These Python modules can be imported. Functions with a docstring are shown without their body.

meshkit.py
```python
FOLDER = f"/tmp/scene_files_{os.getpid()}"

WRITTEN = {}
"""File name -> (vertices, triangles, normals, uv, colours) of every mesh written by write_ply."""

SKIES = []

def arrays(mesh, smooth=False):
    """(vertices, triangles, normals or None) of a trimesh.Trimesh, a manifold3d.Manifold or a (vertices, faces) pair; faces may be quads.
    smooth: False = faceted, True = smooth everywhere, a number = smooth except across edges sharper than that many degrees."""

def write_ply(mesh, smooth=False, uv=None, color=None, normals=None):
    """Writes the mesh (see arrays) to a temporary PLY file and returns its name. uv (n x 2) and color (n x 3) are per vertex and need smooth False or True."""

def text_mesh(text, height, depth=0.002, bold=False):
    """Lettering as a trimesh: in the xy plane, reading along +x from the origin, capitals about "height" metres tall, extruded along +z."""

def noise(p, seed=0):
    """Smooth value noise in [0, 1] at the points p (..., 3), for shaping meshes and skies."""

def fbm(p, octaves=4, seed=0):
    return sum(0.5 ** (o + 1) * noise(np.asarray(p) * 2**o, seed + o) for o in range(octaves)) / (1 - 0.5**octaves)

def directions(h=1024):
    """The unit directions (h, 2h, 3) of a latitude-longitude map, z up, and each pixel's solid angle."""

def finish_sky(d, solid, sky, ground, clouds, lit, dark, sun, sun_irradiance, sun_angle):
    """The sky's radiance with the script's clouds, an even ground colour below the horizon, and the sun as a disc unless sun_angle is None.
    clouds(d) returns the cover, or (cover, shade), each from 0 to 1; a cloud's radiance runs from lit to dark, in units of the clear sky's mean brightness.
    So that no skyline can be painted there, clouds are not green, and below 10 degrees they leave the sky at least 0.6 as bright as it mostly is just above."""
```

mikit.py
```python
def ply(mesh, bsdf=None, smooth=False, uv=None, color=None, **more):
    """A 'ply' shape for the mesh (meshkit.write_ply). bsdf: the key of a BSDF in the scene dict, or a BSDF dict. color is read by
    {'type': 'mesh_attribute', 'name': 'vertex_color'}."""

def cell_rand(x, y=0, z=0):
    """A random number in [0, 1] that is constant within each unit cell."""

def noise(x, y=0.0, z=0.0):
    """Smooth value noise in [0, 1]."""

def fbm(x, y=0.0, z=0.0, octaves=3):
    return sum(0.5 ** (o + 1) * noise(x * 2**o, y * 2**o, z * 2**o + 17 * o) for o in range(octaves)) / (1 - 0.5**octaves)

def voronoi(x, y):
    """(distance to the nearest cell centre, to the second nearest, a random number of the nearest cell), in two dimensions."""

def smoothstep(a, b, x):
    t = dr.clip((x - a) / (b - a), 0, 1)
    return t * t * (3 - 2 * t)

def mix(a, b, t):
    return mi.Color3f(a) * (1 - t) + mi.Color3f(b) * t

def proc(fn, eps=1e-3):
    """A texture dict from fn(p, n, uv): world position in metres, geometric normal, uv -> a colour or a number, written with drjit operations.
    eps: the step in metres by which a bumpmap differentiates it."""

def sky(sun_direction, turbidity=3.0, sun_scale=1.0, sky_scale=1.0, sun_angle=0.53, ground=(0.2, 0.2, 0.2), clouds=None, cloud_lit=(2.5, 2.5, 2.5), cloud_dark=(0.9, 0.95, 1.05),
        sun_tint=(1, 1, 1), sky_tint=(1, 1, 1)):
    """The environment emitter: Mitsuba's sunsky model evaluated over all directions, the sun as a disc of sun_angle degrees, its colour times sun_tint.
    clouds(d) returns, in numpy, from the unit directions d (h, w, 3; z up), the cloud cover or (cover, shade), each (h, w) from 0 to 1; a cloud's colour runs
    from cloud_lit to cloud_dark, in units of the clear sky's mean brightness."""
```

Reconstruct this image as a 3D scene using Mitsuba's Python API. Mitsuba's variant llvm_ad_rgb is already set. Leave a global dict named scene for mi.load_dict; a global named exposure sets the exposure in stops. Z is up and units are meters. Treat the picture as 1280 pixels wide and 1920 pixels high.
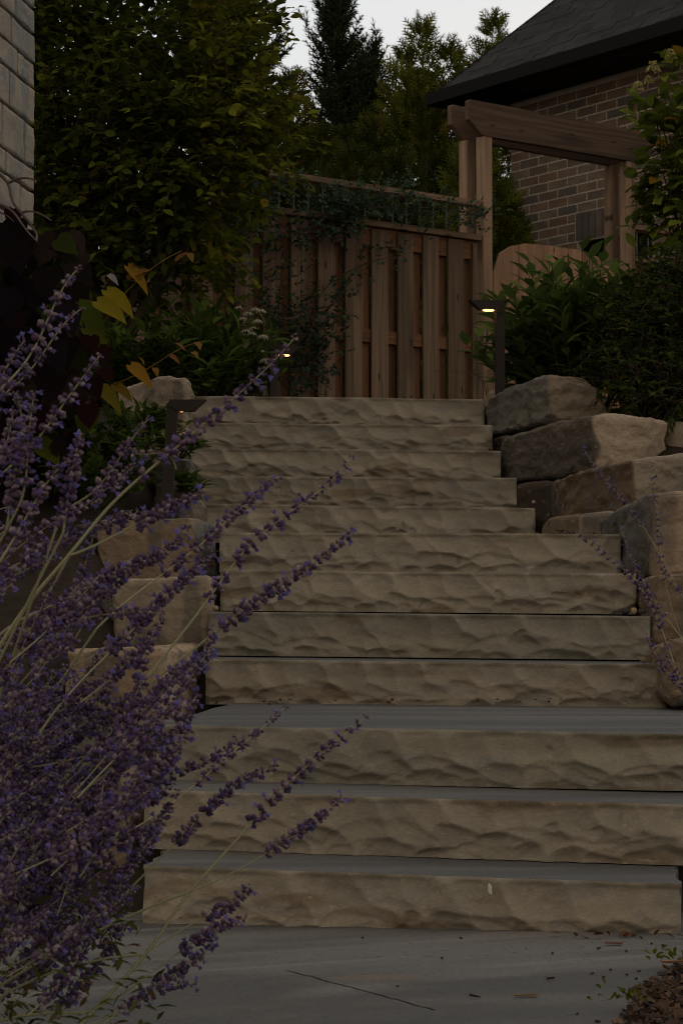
import math, numpy as np, trimesh, drjit as dr, mitsuba as mi, mikit, meshkit
from shapely.geometry import Polygon, LineString
from mikit import noise, fbm, voronoi, cell_rand, smoothstep, mix

# ---------------------------------------------------------------- camera, sky, exposure
FOCAL, EYE, PITCH = 4000.0, 0.80, math.atan(180 / 4000.0)      # long lens held low (focal length in photo pixels, eye in metres)
scene, labels = {}, {}
T = mi.ScalarTransform4f
scene['camera'] = {'type': 'thinlens', 'fov': math.degrees(2 * math.atan(640 / FOCAL)), 'fov_axis': 'x', 'near_clip': 0.1, 'far_clip': 900.0,
                   'aperture_radius': 0.0022, 'focus_distance': 6.2,
                   'to_world': T().look_at(origin=[0, 0, EYE], target=[0, math.cos(PITCH), EYE + math.sin(PITCH)], up=[0, 0, 1])}
SUN = (0.5, 1.0, 0.03)                                             # set behind the brick house, ahead on the right
def dusk(d):
    """Even veil of high cloud, brightest over the sunset ahead, dimmer and warmer overhead and behind."""
    g = d[..., 0] * .30 + d[..., 1] * .954
    t = np.clip((g + .15) / .95, 0, 1)
    return .93 + 0 * g, 1 - t * t * (3 - 2 * t) * (1 - .35 * np.clip(d[..., 2], 0, 1))
scene['sky'] = mikit.sky(SUN, turbidity=4.0, sun_scale=0.02, sky_scale=0.5, sun_angle=12, ground=(0.12, 0.12, 0.1), clouds=dusk, cloud_lit=(.93, 1.03, 1.12), cloud_dark=(.60, .515, .43))
exposure = 6.35

# ---------------------------------------------------------------- helpers
def at(px, py, Y):
    """World point (metres) of a spot measured on the photograph, at its surveyed distance Y in front of the camera."""
    a, b = (px - 640) / FOCAL, -(py - 960) / FOCAL
    d = np.array([a, math.cos(PITCH) - b * math.sin(PITCH), math.sin(PITCH) + b * math.cos(PITCH)])
    return np.array([0, 0, EYE]) + d * (Y / d[1])

used = {}
def fresh(key):
    n = used.get(key, -1) + 1
    used[key] = n
    return key if n == 0 else f'{key}_{n:03d}'

def thing(name, label, cat=None, group=None, kind=None):
    key = fresh(name)
    d = {'label': label}
    if cat: d['category'] = cat
    if group: d['group'] = group
    if kind: d['kind'] = kind
    labels[key] = d
    return key

def put(parent, name, mesh, mat, smooth=False, color=None, kind=None, label=None, **more):
    key = fresh(f'{parent}__{name}')
    scene[key] = mikit.ply(mesh, mat, smooth=smooth, color=color, **more)
    if kind or label:
        labels[key] = {}
        if kind: labels[key]['kind'] = kind
        if label: labels[key]['label'] = label
    return key

def single(name, mesh, mat, label, cat=None, group=None, kind=None, smooth=False, color=None):
    key = thing(name, label, cat, group, kind)
    scene[key] = mikit.ply(mesh, mat, smooth=smooth, color=color)
    return key

def structure(name, mesh, mat, label, smooth=False):
    return single(name, mesh, mat, label, kind='structure', smooth=smooth)

def box(cx, cy, cz, sx, sy, sz):
    return trimesh.creation.box([sx, sy, sz], trimesh.transformations.translation_matrix([cx, cy, cz]))

def framebox(o, u, v, w, lu, lv, lw):
    """Box from corner o along unit axes u, v, w with the given lengths."""
    m = np.eye(4)
    m[:3, 0], m[:3, 1], m[:3, 2] = u, v, w
    m[:3, 3] = np.asarray(o) + np.asarray(u) * lu / 2 + np.asarray(v) * lv / 2 + np.asarray(w) * lw / 2
    return trimesh.creation.box([lu, lv, lw], m)

def cat(ms):
    return trimesh.util.concatenate(ms)

def tube(pts, radii, sides=5):
    p = np.asarray(pts, float)
    t = np.gradient(p, axis=0)
    t /= np.linalg.norm(t, axis=1, keepdims=True) + 1e-12
    a = np.cross(t, np.where(np.abs(t[:, 2:]) < 0.9, [0, 0, 1.0], [1.0, 0, 0]))
    a /= np.linalg.norm(a, axis=1, keepdims=True) + 1e-12
    b = np.cross(t, a)
    ang = np.arange(sides) * 2 * np.pi / sides
    r = np.broadcast_to(radii, (len(p),))[:, None, None]
    v = p[:, None] + r * (np.cos(ang)[None, :, None] * a[:, None] + np.sin(ang)[None, :, None] * b[:, None])
    i, j = np.meshgrid(np.arange(len(p) - 1), np.arange(sides), indexing='ij')
    q = np.stack([i * sides + j, i * sides + (j + 1) % sides, (i + 1) * sides + (j + 1) % sides, (i + 1) * sides + j], -1).reshape(-1, 4)
    f = np.vstack([q[:, [0, 1, 2]], q[:, [0, 2, 3]]])
    k = len(v.reshape(-1, 3))
    v = np.vstack([v.reshape(-1, 3), p[:1], p[-1:]])
    e = [[k, (s + 1) % sides, s] for s in range(sides)] + [[k + 1, k - sides + s, k - sides + (s + 1) % sides] for s in range(sides)]
    return v, np.vstack([f, e])

def spline(pts, n):
    from scipy.interpolate import CubicSpline
    p = np.asarray(pts, float)
    if len(p) == 2:
        return p[0] + (p[1] - p[0]) * np.linspace(0, 1, n)[:, None]
    d = np.r_[0, np.cumsum(np.linalg.norm(np.diff(p, axis=0), axis=1))]
    return CubicSpline(d, p)(np.linspace(0, d[-1], n))

def join(vfs):
    vs, fs, o = [], [], 0
    for v, f in vfs:
        vs.append(v); fs.append(np.asarray(f) + o); o += len(v)
    return np.vstack(vs), np.vstack(fs)

def unit(v):
    return v / (np.linalg.norm(v, axis=-1, keepdims=True) + 1e-12)

def scatter(tv, tf, pos, axis, up, length, width, color=None):
    """Copies of a template (y along the axis, x across, z up) at pos; returns (vertices, faces, vertex colours)."""
    pos, axis = np.asarray(pos, float), unit(np.asarray(axis, float))
    side = unit(np.cross(axis, up))
    nrm = np.cross(side, axis)
    L, W = np.broadcast_to(length, (len(pos),)), np.broadcast_to(width, (len(pos),))
    v = pos[:, None] + tv[None, :, 1:2] * (axis * L[:, None])[:, None] + tv[None, :, 0:1] * (side * W[:, None])[:, None] + tv[None, :, 2:3] * (nrm * L[:, None])[:, None]
    f = tf[None] + (np.arange(len(pos)) * len(tv))[:, None, None]
    c = None if color is None else np.repeat(color, len(tv), axis=0)
    return v.reshape(-1, 3), f.reshape(-1, 3), c

# leaf templates: unit length, unit width
LEAF_OVAL = (np.array([[0, 0, 0], [-.36, .22, .05], [-.5, .5, .07], [-.33, .78, .02], [0, 1, -.10], [.33, .78, .02], [.5, .5, .07], [.36, .22, .05], [0, .3, -.01], [0, .68, -.02]]),
             np.array([[0, 8, 1], [1, 8, 2], [2, 8, 9], [2, 9, 3], [3, 9, 4], [0, 7, 8], [7, 6, 8], [6, 9, 8], [6, 5, 9], [5, 4, 9]]))
LEAF_LANCE = (np.array([[0, 0, 0], [-.42, .3, .05], [-.42, .58, .03], [0, 1, -.14], [.42, .58, .03], [.42, .3, .05], [0, .32, 0], [0, .66, -.03]]),
              np.array([[0, 6, 1], [1, 6, 2], [2, 6, 7], [2, 7, 3], [0, 5, 6], [5, 4, 6], [4, 7, 6], [4, 3, 7]]))
LEAF_HEART = (np.array([[0, 0, 0], [-.2, -.1, .02], [-.47, .06, .06], [-.5, .35, .07], [-.3, .68, .0], [0, 1, -.16], [.3, .68, .0], [.5, .35, .07], [.47, .06, .06], [.2, -.1, .02], [0, .3, -.02], [0, .65, -.05]]),
              np.array([[0, 10, 1], [1, 10, 2], [2, 10, 3], [3, 10, 11], [3, 11, 4], [4, 11, 5], [0, 9, 10], [9, 8, 10], [8, 7, 10], [7, 11, 10], [7, 6, 11], [6, 5, 11]]))
LEAF_SMALL = (np.array([[0, 0, 0], [-.5, .5, .08], [0, 1, -.08], [.5, .5, .08], [0, .5, -.02]]), np.array([[0, 4, 1], [1, 4, 2], [0, 3, 4], [3, 2, 4]]))

def rng_of(seed):
    return np.random.default_rng(seed)

# ---------------------------------------------------------------- materials
def principled(color, rough=0.75, spec=0.3, **more):
    return {'type': 'twosided', 'bsdf': {'type': 'principled', 'base_color': color, 'roughness': rough, 'specular': spec, **more}}

def rgb(*c):
    return {'type': 'rgb', 'value': list(c)}

def face_color(main, second, cloud):       # split sandstone: clouds of brown and grey along its bedding, fine grain, iron stains
    def fn(p, n, uv):
        bed = p.z * 34 + 1.6 * noise(p.x * 3, p.y * 3, p.z * 8)
        a = fbm(p.x * 3.1 + 3, p.y * 1.2 + p.z * 1.5, p.z * 9.0 + p.x * .7, 4)
        b = fbm(p.x * 11 + 9, p.y * 4, p.z * 22, 3)
        g = fbm(p.x * 150, p.y * 150, p.z * 200, 2)
        c = mix(main, second, smoothstep(.36, .64, a))
        c = mix(c, cloud, smoothstep(.54, .74, b) * .75)
        c = c * (.90 + .2 * noise(p.x * 2.2, p.y, bed))
        c = mix(c, (.165, .112, .066), smoothstep(.62, .78, fbm(p.x * 5 + 40, p.y * 3, p.z * 14, 3)) * .6)
        c = mix(c, (.47, .42, .34), smoothstep(.80, .9, noise(p.x * 75, p.y * 75, p.z * 110)) * .3)
        c = mix(c, (.12, .105, .085), smoothstep(.74, .86, fbm(p.x * 19 + 7, p.y * 19, p.z * 5, 3)) * .5)
        return c * (.80 + .40 * g)
    return fn

def tread_color(p, n, uv):         # sawn grey stone with long drifting veins
    a = fbm(p.x * 1.1 + p.y * .35, p.y * 7 - p.x * 1.2, 0.0, 4)
    b = noise(p.x * 2.0 + 5, p.y * 22 - p.x * 4.0)
    g = fbm(p.x * 120, p.y * 120, p.z * 60, 2)
    c = mix((.086, .086, .086), (.114, .111, .107), smoothstep(.35, .65, a))
    c = mix(c, (.15, .145, .135), smoothstep(.7, .9, b) * .5)
    c = mix(c, (.12, .095, .07), smoothstep(.68, .78, fbm(p.x * 2.3 + 70, p.y * 4.0 + 8, 0.0, 3)) * .5)
    return c * (.85 + .3 * g)

def boulder_color(tint, band, x0=None, tint2=None):
    """x0, tint2: beyond x0 the stone shows a freshly split face of another colour."""
    def fn(p, n, uv):
        w = fbm(p.x * 2.4, p.y * 2.4, p.z * 2.4, 3)
        a = fbm(p.x * 6 + 11, p.y * 6, p.z * 6 + w * 2, 4)
        s = noise(p.x * 14 + 31, p.y * 14, p.z * 1.6)          # run-off streaks of lichen and dust
        l = noise(p.z * band + w * 5, p.x * .9, p.y * .9)
        g = fbm(p.x * 110, p.y * 110, p.z * 110, 2)
        t = mi.Color3f(tint)
        fresh_ = mi.Float(0) if x0 is None else smoothstep(x0 - .012, x0 + .012, p.x + .05 * (noise(p.z * 9 + 3, p.y * 9) - .5))
        t = t if x0 is None else mix(tint, tint2, fresh_)
        c = t * (.72 + .62 * a)
        c = mix(c, t * mi.Color3f(1.25, 1.16, 1.06), smoothstep(.6, .85, l) * .55)
        c = mix(c, (.115, .108, .10), smoothstep(.52, .74, s) * .55 * (1 - .75 * fresh_))
        c = mix(c, (.40, .36, .30), smoothstep(.80, .9, noise(p.x * 44, p.y * 44, p.z * 44)) * .3)
        return c * (.78 + .44 * g)
    return fn

def wood_color(base, dark, along):
    """along: 0 = grain runs up (boards, posts), 1 = grain runs along the fence."""
    def fn(p, n, uv):
        s = p.x * .8 + p.y * .6
        q = p.x * -.6 + p.y * .8
        i = dr.floor((s + 40.03) / .1195) * (1 - along)
        tone = cell_rand(i, 3, dr.floor(q * 4))
        if along:
            lng, acr, thr = s, p.z, q
        else:
            lng, acr, thr = p.z, s, q
        wob = noise(lng * 1.7 + tone * 30, acr * 9, thr * 9) * .03
        gr = fbm((acr + wob) * 75 + tone * 50, thr * 60, lng * 1.6, 3)
        cl = fbm(lng * 1.3 + tone * 20, acr * 7, thr * 5 + 3, 3)
        d1, d2, r = voronoi(acr * 9 + tone * 40, lng * 2.6)
        knot = smoothstep(.115, .05, d1 + .02 * noise(acr * 90, lng * 40)) * dr.select(r > .45, 1.0, 0.0)
        c = mix(base, dark, smoothstep(.3, .7, gr) * .6)
        c = c * (.66 + .62 * tone)
        c = mix(c, mi.Color3f(dark) * .72, smoothstep(.52, .72, cl) * .7)
        return mix(c, (.035, .024, .016), knot * .85)
    return fn

def brick_fn(tint):
    def fn(p, n, uv):
        a = fbm(p.x * 9, p.y * 9, p.z * 14, 3)
        g = fbm(p.x * 90, p.y * 90, p.z * 90, 2)
        return mi.Color3f(tint) * (.6 + .55 * a) * (.75 + .5 * g)
    return fn

def wall_block_fn(p, n, uv):
    a = fbm(p.x * 4, p.y * 4, p.z * 5 + 2, 4)
    b = fbm(p.x * 9 + 5, p.y * 9, p.z * 3, 3)
    g = fbm(p.x * 100, p.y * 100, p.z * 100, 2)
    c = mix((.34, .295, .24), (.28, .255, .22), smoothstep(.4, .6, a))
    c = mix(c, (.22, .22, .215), smoothstep(.52, .68, b) * .8)
    c = mix(c, (.38, .29, .195), smoothstep(.66, .76, fbm(p.x * 3 + 50, p.y * 14, p.z * 2, 3)) * .5)
    return c * (.82 + .36 * g)

def soil_fn(p, n, uv):
    g = fbm(p.x * 30, p.y * 30, p.z * 30, 3)
    return mix((.022, .017, .013), (.055, .041, .030), g)

def patio_fn(p, n, uv):
    a = fbm(p.x * 1.2 + p.y * .5, p.y * 4.5 - p.x * 1.6, 0.0, 4)
    v = noise(p.x * 2.2 + 3, p.y * 15 - p.x * 6)
    g = fbm(p.x * 130, p.y * 130, 0.0, 2)
    c = mix((.086, .084, .081), (.135, .128, .118), smoothstep(.32, .68, a))
    c = mix(c, (.185, .175, .158), smoothstep(.72, .95, v) * .5)
    d = dr.square((p.x - .07) / .14) + dr.square((p.y - 4.66 - .03 * p.x) / .045) + .9 * fbm(p.x * 16, p.y * 40, 0.0, 3)
    c = mix(c, (.165, .12, .085), smoothstep(1.25, .7, d) * .7)                     # rust stain
    c = mix(c, (.07, .065, .06), smoothstep(.90, .93, noise(p.x * 60, p.y * 70)) * .6)  # specks of dirt
    return c * (.84 + .32 * g)

def bumped(bsdf, fn, scale, eps=2e-3):
    return {'type': 'twosided', 'bsdf': {'type': 'bumpmap', 'arbitrary': mikit.proc(fn, eps), 'scale': scale, 'nested': bsdf['bsdf']}}

def grit(p, n, uv):
    return fbm(p.x * 45, p.y * 45, p.z * 45, 4)

def ripple(p, n, uv):
    return fbm(p.x * 9, p.y * 26, 0.0, 4)

M = scene
M['mat_split_stone'] = bumped(principled(mikit.proc(face_color((.335, .288, .222), (.290, .256, .202), (.268, .252, .222))), .85, .2), grit, .006)
M['mat_split_stone_grey'] = bumped(principled(mikit.proc(face_color((.290, .262, .202), (.248, .229, .184), (.228, .219, .195))), .85, .2), grit, .006)
M['mat_split_stone_pale'] = bumped(principled(mikit.proc(face_color((.365, .318, .245), (.325, .288, .227), (.292, .271, .232))), .85, .2), grit, .006)
M['mat_sawn_stone'] = bumped(principled(mikit.proc(tread_color), .75, .2), ripple, .006)
M['mat_patio'] = bumped(principled(mikit.proc(patio_fn), .75, .2), ripple, .006)
M['mat_boulder_tan'] = bumped(principled(mikit.proc(boulder_color((.33, .27, .205), 9)), .88, .15), grit, .008)
M['mat_boulder_grey'] = bumped(principled(mikit.proc(boulder_color((.16, .15, .132), 7)), .88, .15), grit, .008)
M['mat_boulder_brown'] = bumped(principled(mikit.proc(boulder_color((.205, .155, .108), 12)), .88, .15), grit, .008)
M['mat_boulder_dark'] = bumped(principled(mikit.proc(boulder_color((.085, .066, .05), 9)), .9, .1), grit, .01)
M['mat_boulder_rust'] = bumped(principled(mikit.proc(boulder_color((.34, .252, .175), 10)), .88, .15), grit, .008)
M['mat_boulder_round'] = bumped(principled(mikit.proc(boulder_color((.19, .175, .15), 7, 1.055, (.27, .215, .16))), .88, .15), grit, .012)
M['mat_boulder_two_tone'] = bumped(principled(mikit.proc(boulder_color((.125, .105, .085), 7, 1.205, (.37, .29, .21))), .88, .15), grit, .012)
M['mat_boulder_streaked'] = bumped(principled(mikit.proc(boulder_color((.17, .122, .082), 12, 1.262, (.30, .25, .195))), .88, .15), grit, .012)
M['mat_boulder_squared'] = bumped(principled(mikit.proc(boulder_color((.31, .235, .165), 9, -.607, (.15, .14, .125))), .88, .15), grit, .010)
M['mat_wall_block'] = bumped(principled(mikit.proc(wall_block_fn), .9, .15), grit, .006)
M['mat_soil'] = principled(mikit.proc(soil_fn), .95, .1)
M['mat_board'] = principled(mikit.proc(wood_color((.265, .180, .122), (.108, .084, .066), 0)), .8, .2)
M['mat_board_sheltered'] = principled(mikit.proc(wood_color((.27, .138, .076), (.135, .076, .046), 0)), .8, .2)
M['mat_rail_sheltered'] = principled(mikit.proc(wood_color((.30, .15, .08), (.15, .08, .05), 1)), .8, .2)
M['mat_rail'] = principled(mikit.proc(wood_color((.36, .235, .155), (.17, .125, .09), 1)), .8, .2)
M['mat_beam'] = principled(mikit.proc(wood_color((.175, .115, .08), (.055, .045, .039), 1)), .8, .2)
M['mat_post'] = principled(mikit.proc(wood_color((.38, .255, .17), (.17, .125, .095), 0)), .8, .2)
M['mat_gate'] = principled(mikit.proc(wood_color((.50, .30, .19), (.33, .19, .125), 0)), .8, .2)
M['mat_mortar'] = principled(rgb(.56, .50, .42), .95, .1)
for i, t in enumerate([(.265, .192, .147), (.195, .154, .128), (.225, .158, .120), (.155, .136, .122), (.265, .17, .12), (.26, .208, .168)]):
    M[f'mat_brick_{i}'] = principled(mikit.proc(brick_fn(t)), .9, .15)
for i, t in enumerate([.032, .037, .029, .042]):
    M[f'mat_shingle_{i}'] = principled(rgb(t, t * .98, t * 1.0), .9, .2)
M['mat_black_trim'] = principled(rgb(.008, .008, .009), .65, .12)
M['mat_dark_room'] = principled(rgb(.004, .004, .005), .6, .3)
M['mat_lamp'] = principled(rgb(.034, .026, .021), .55, .25)
M['mat_iron'] = principled(rgb(.18, .17, .16), .5, .4)
M['mat_bark'] = principled(rgb(.085, .06, .045), .9, .15)
M['mat_bare_branch'] = principled(rgb(.13, .095, .08), .7, .3)
M['mat_chip'] = principled({'type': 'mesh_attribute', 'name': 'vertex_color'}, .9, .15)
M['mat_leaf'] = {'type': 'principledthin', 'base_color': {'type': 'mesh_attribute', 'name': 'vertex_color'}, 'roughness': .4, 'diff_trans': .6, 'eta': 1.5}
M['mat_petal'] = {'type': 'principledthin', 'base_color': {'type': 'mesh_attribute', 'name': 'vertex_color'}, 'roughness': .8, 'diff_trans': .7, 'eta': 1.2}
M['mat_stem'] = principled({'type': 'mesh_attribute', 'name': 'vertex_color'}, .7, .2)
M['mat_white'] = principled(rgb(.8, .78, .74), .7, .2)

def painted(mesh, c):
    v = mesh[0] if isinstance(mesh, tuple) else mesh.vertices
    return np.tile(np.asarray(c, float), (len(v), 1))

# ---------------------------------------------------------------- ground
def lerp_table(t):
    a = np.array(t, float)
    return lambda y: np.interp(y, a[:, 0], a[:, 1])
bed_z = lerp_table([(4.6, -.02), (5.4, .06), (6.2, .2), (7.2, .5), (8.2, .86), (9.1, 1.08), (10.1, 1.48), (10.9, 1.78), (11.5, 1.88), (60, 1.95)])
low_z = lerp_table([(4.9, -.04), (5.3, -.1), (6.0, .1), (7.4, .2), (7.6, .35), (8.5, .75), (9.8, .8), (10.0, 1.0), (11.3, 1.6), (11.9, 1.90), (60, 1.95)])
left_x = lerp_table([(5, -1.15), (7, -1.05), (8, -.95), (11, -.98), (12, -1.0)])
right_x = lerp_table([(4, .62), (4.85, .84), (5.3, 1.05), (7.3, 1.42), (8.3, 1.5), (10, 1.55), (11, 1.25), (12, 1.2)])
def ground_height(x, y):
    side = np.maximum(left_x(y) - x, x - right_x(y))
    k = np.clip(side / .22 + .5, 0, 1)
    k = k * k * (3 - 2 * k)
    z = low_z(y) * (1 - k) + bed_z(y) * k
    bump = meshkit.fbm(np.stack([x * 2.5, y * 2.5, x * 0], -1), 3) - .5
    return z + k * bump * .10
gx = np.r_[-150, -60, -25, -12, -6, np.arange(-3.5, 4.01, .08), 6, 12, 25, 60, 150]
gy = np.r_[-60, -20, -6, -2, 0, 2, np.arange(3, 13.01, .08), 14, 16, 19, 24, 30, 45, 80, 160, 400]
GX, GY = np.meshgrid(gx, gy, indexing='ij')
GZ = ground_height(GX, GY)
a, b = np.meshgrid(np.arange(len(gx) - 1), np.arange(len(gy) - 1), indexing='ij')
idx = lambda i, j: i * len(gy) + j
quads = np.stack([idx(a, b), idx(a + 1, b), idx(a + 1, b + 1), idx(a, b + 1)], -1).reshape(-1, 4)
structure('ground', (np.stack([GX, GY, GZ], -1).reshape(-1, 3), quads), 'mat_soil', 'dark garden soil of the sloping beds', smooth=True)

# patio: one grey sheet of flagstone with an open joint running in from the left of centre
edge = [(.30, 2.2), (.40, 3.2), (.47, 3.7), (.535, 4.1), (.60, 4.33), (.63, 4.5), (.70, 4.62), (.765, 4.83), (.86, 5.0), (1.02, 5.2), (1.05, 5.75)]
pat = Polygon([(-4, -8), (.2, -8)] + edge + [(-4, 5.75)])
j0, j1 = at(535, 1813, 4.755), at(815, 1887, 4.285)
jr = rng_of(3)
jp = [(j0[0] + (j1[0] - j0[0]) * t + jr.normal(0, .0015), j0[1] + (j1[1] - j0[1]) * t + jr.normal(0, .003)) for t in np.linspace(0, 1, 22)]
pat = pat.difference(LineString(jp).buffer(.0042, cap_style=2))
pm = trimesh.creation.extrude_polygon(pat, .05, engine='earcut')
pm.apply_translation([0, 0, -.05])
structure('patio', pm, 'mat_patio', 'grey flagstone landing at the foot of the steps')

# ---------------------------------------------------------------- the twelve stone steps
# number: (left px, left y, right px, right y, distance at the middle, skew (dY/dX), slab height, tread depth)
STEPS = {
    1: (265, 1624, 1277, 1659, 5.38, -.13, .165, .50),
    2: (268, 1482, 1330, 1512, 5.735, -.13, .165, .50),
    3: (283, 1359, 1330, 1378, 6.09, -.12, .165, 1.70),
    4: (385, 1236, 1250, 1246, 7.55, .0, .165, .52),
    5: (390, 1147, 1219, 1156, 7.905, .0, .163, .52),
    6: (412, 1069, 1193, 1076, 8.26, .0, .159, .52),
    7: (411, 998, 1165, 1002, 8.615, .0, .162, 1.55),
    8: (383, 945, 1003, 952, 9.97, .0, .165, .52),
    9: (371, 892, 969, 896, 10.32, .0, .165, .52),
    10: (358, 840, 939, 845, 10.68, .0, .165, .52),
    11: (352, 792, 923, 797, 11.03, .0, .165, .52),
    12: (349, 742, 908, 748, 11.39, .0, .165, .45),
}
STEP_LABEL = {
    1: 'lowest rough-faced stone step, rising from the grey patio, a white chip on its face',
    2: 'second rough-faced stone step up from the patio, behind the lower purple flower tips',
    3: 'third stone step from the bottom, with the deep grey landing on top',
    4: 'pale rough-faced stone step standing on the back of the deep grey lower landing',
    5: 'stone step with arched chips along its face, second above the grey lower landing',
    6: 'stone step with a few pebbles at the right end of the joint under it',
    7: 'wide stone step just below the narrow upper flight, under the middle purple flower tip',
    8: 'lowest step of the narrow upper flight, ending at the dark gap under the right boulders',
    9: 'second step of the narrow upper flight, its right end beside the recessed dark stone',
    10: 'third step of the narrow upper flight, directly below the stone step second from top',
    11: 'stone step next below the top one',
    12: 'topmost stone step, in front of the wooden fence',
}

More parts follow.
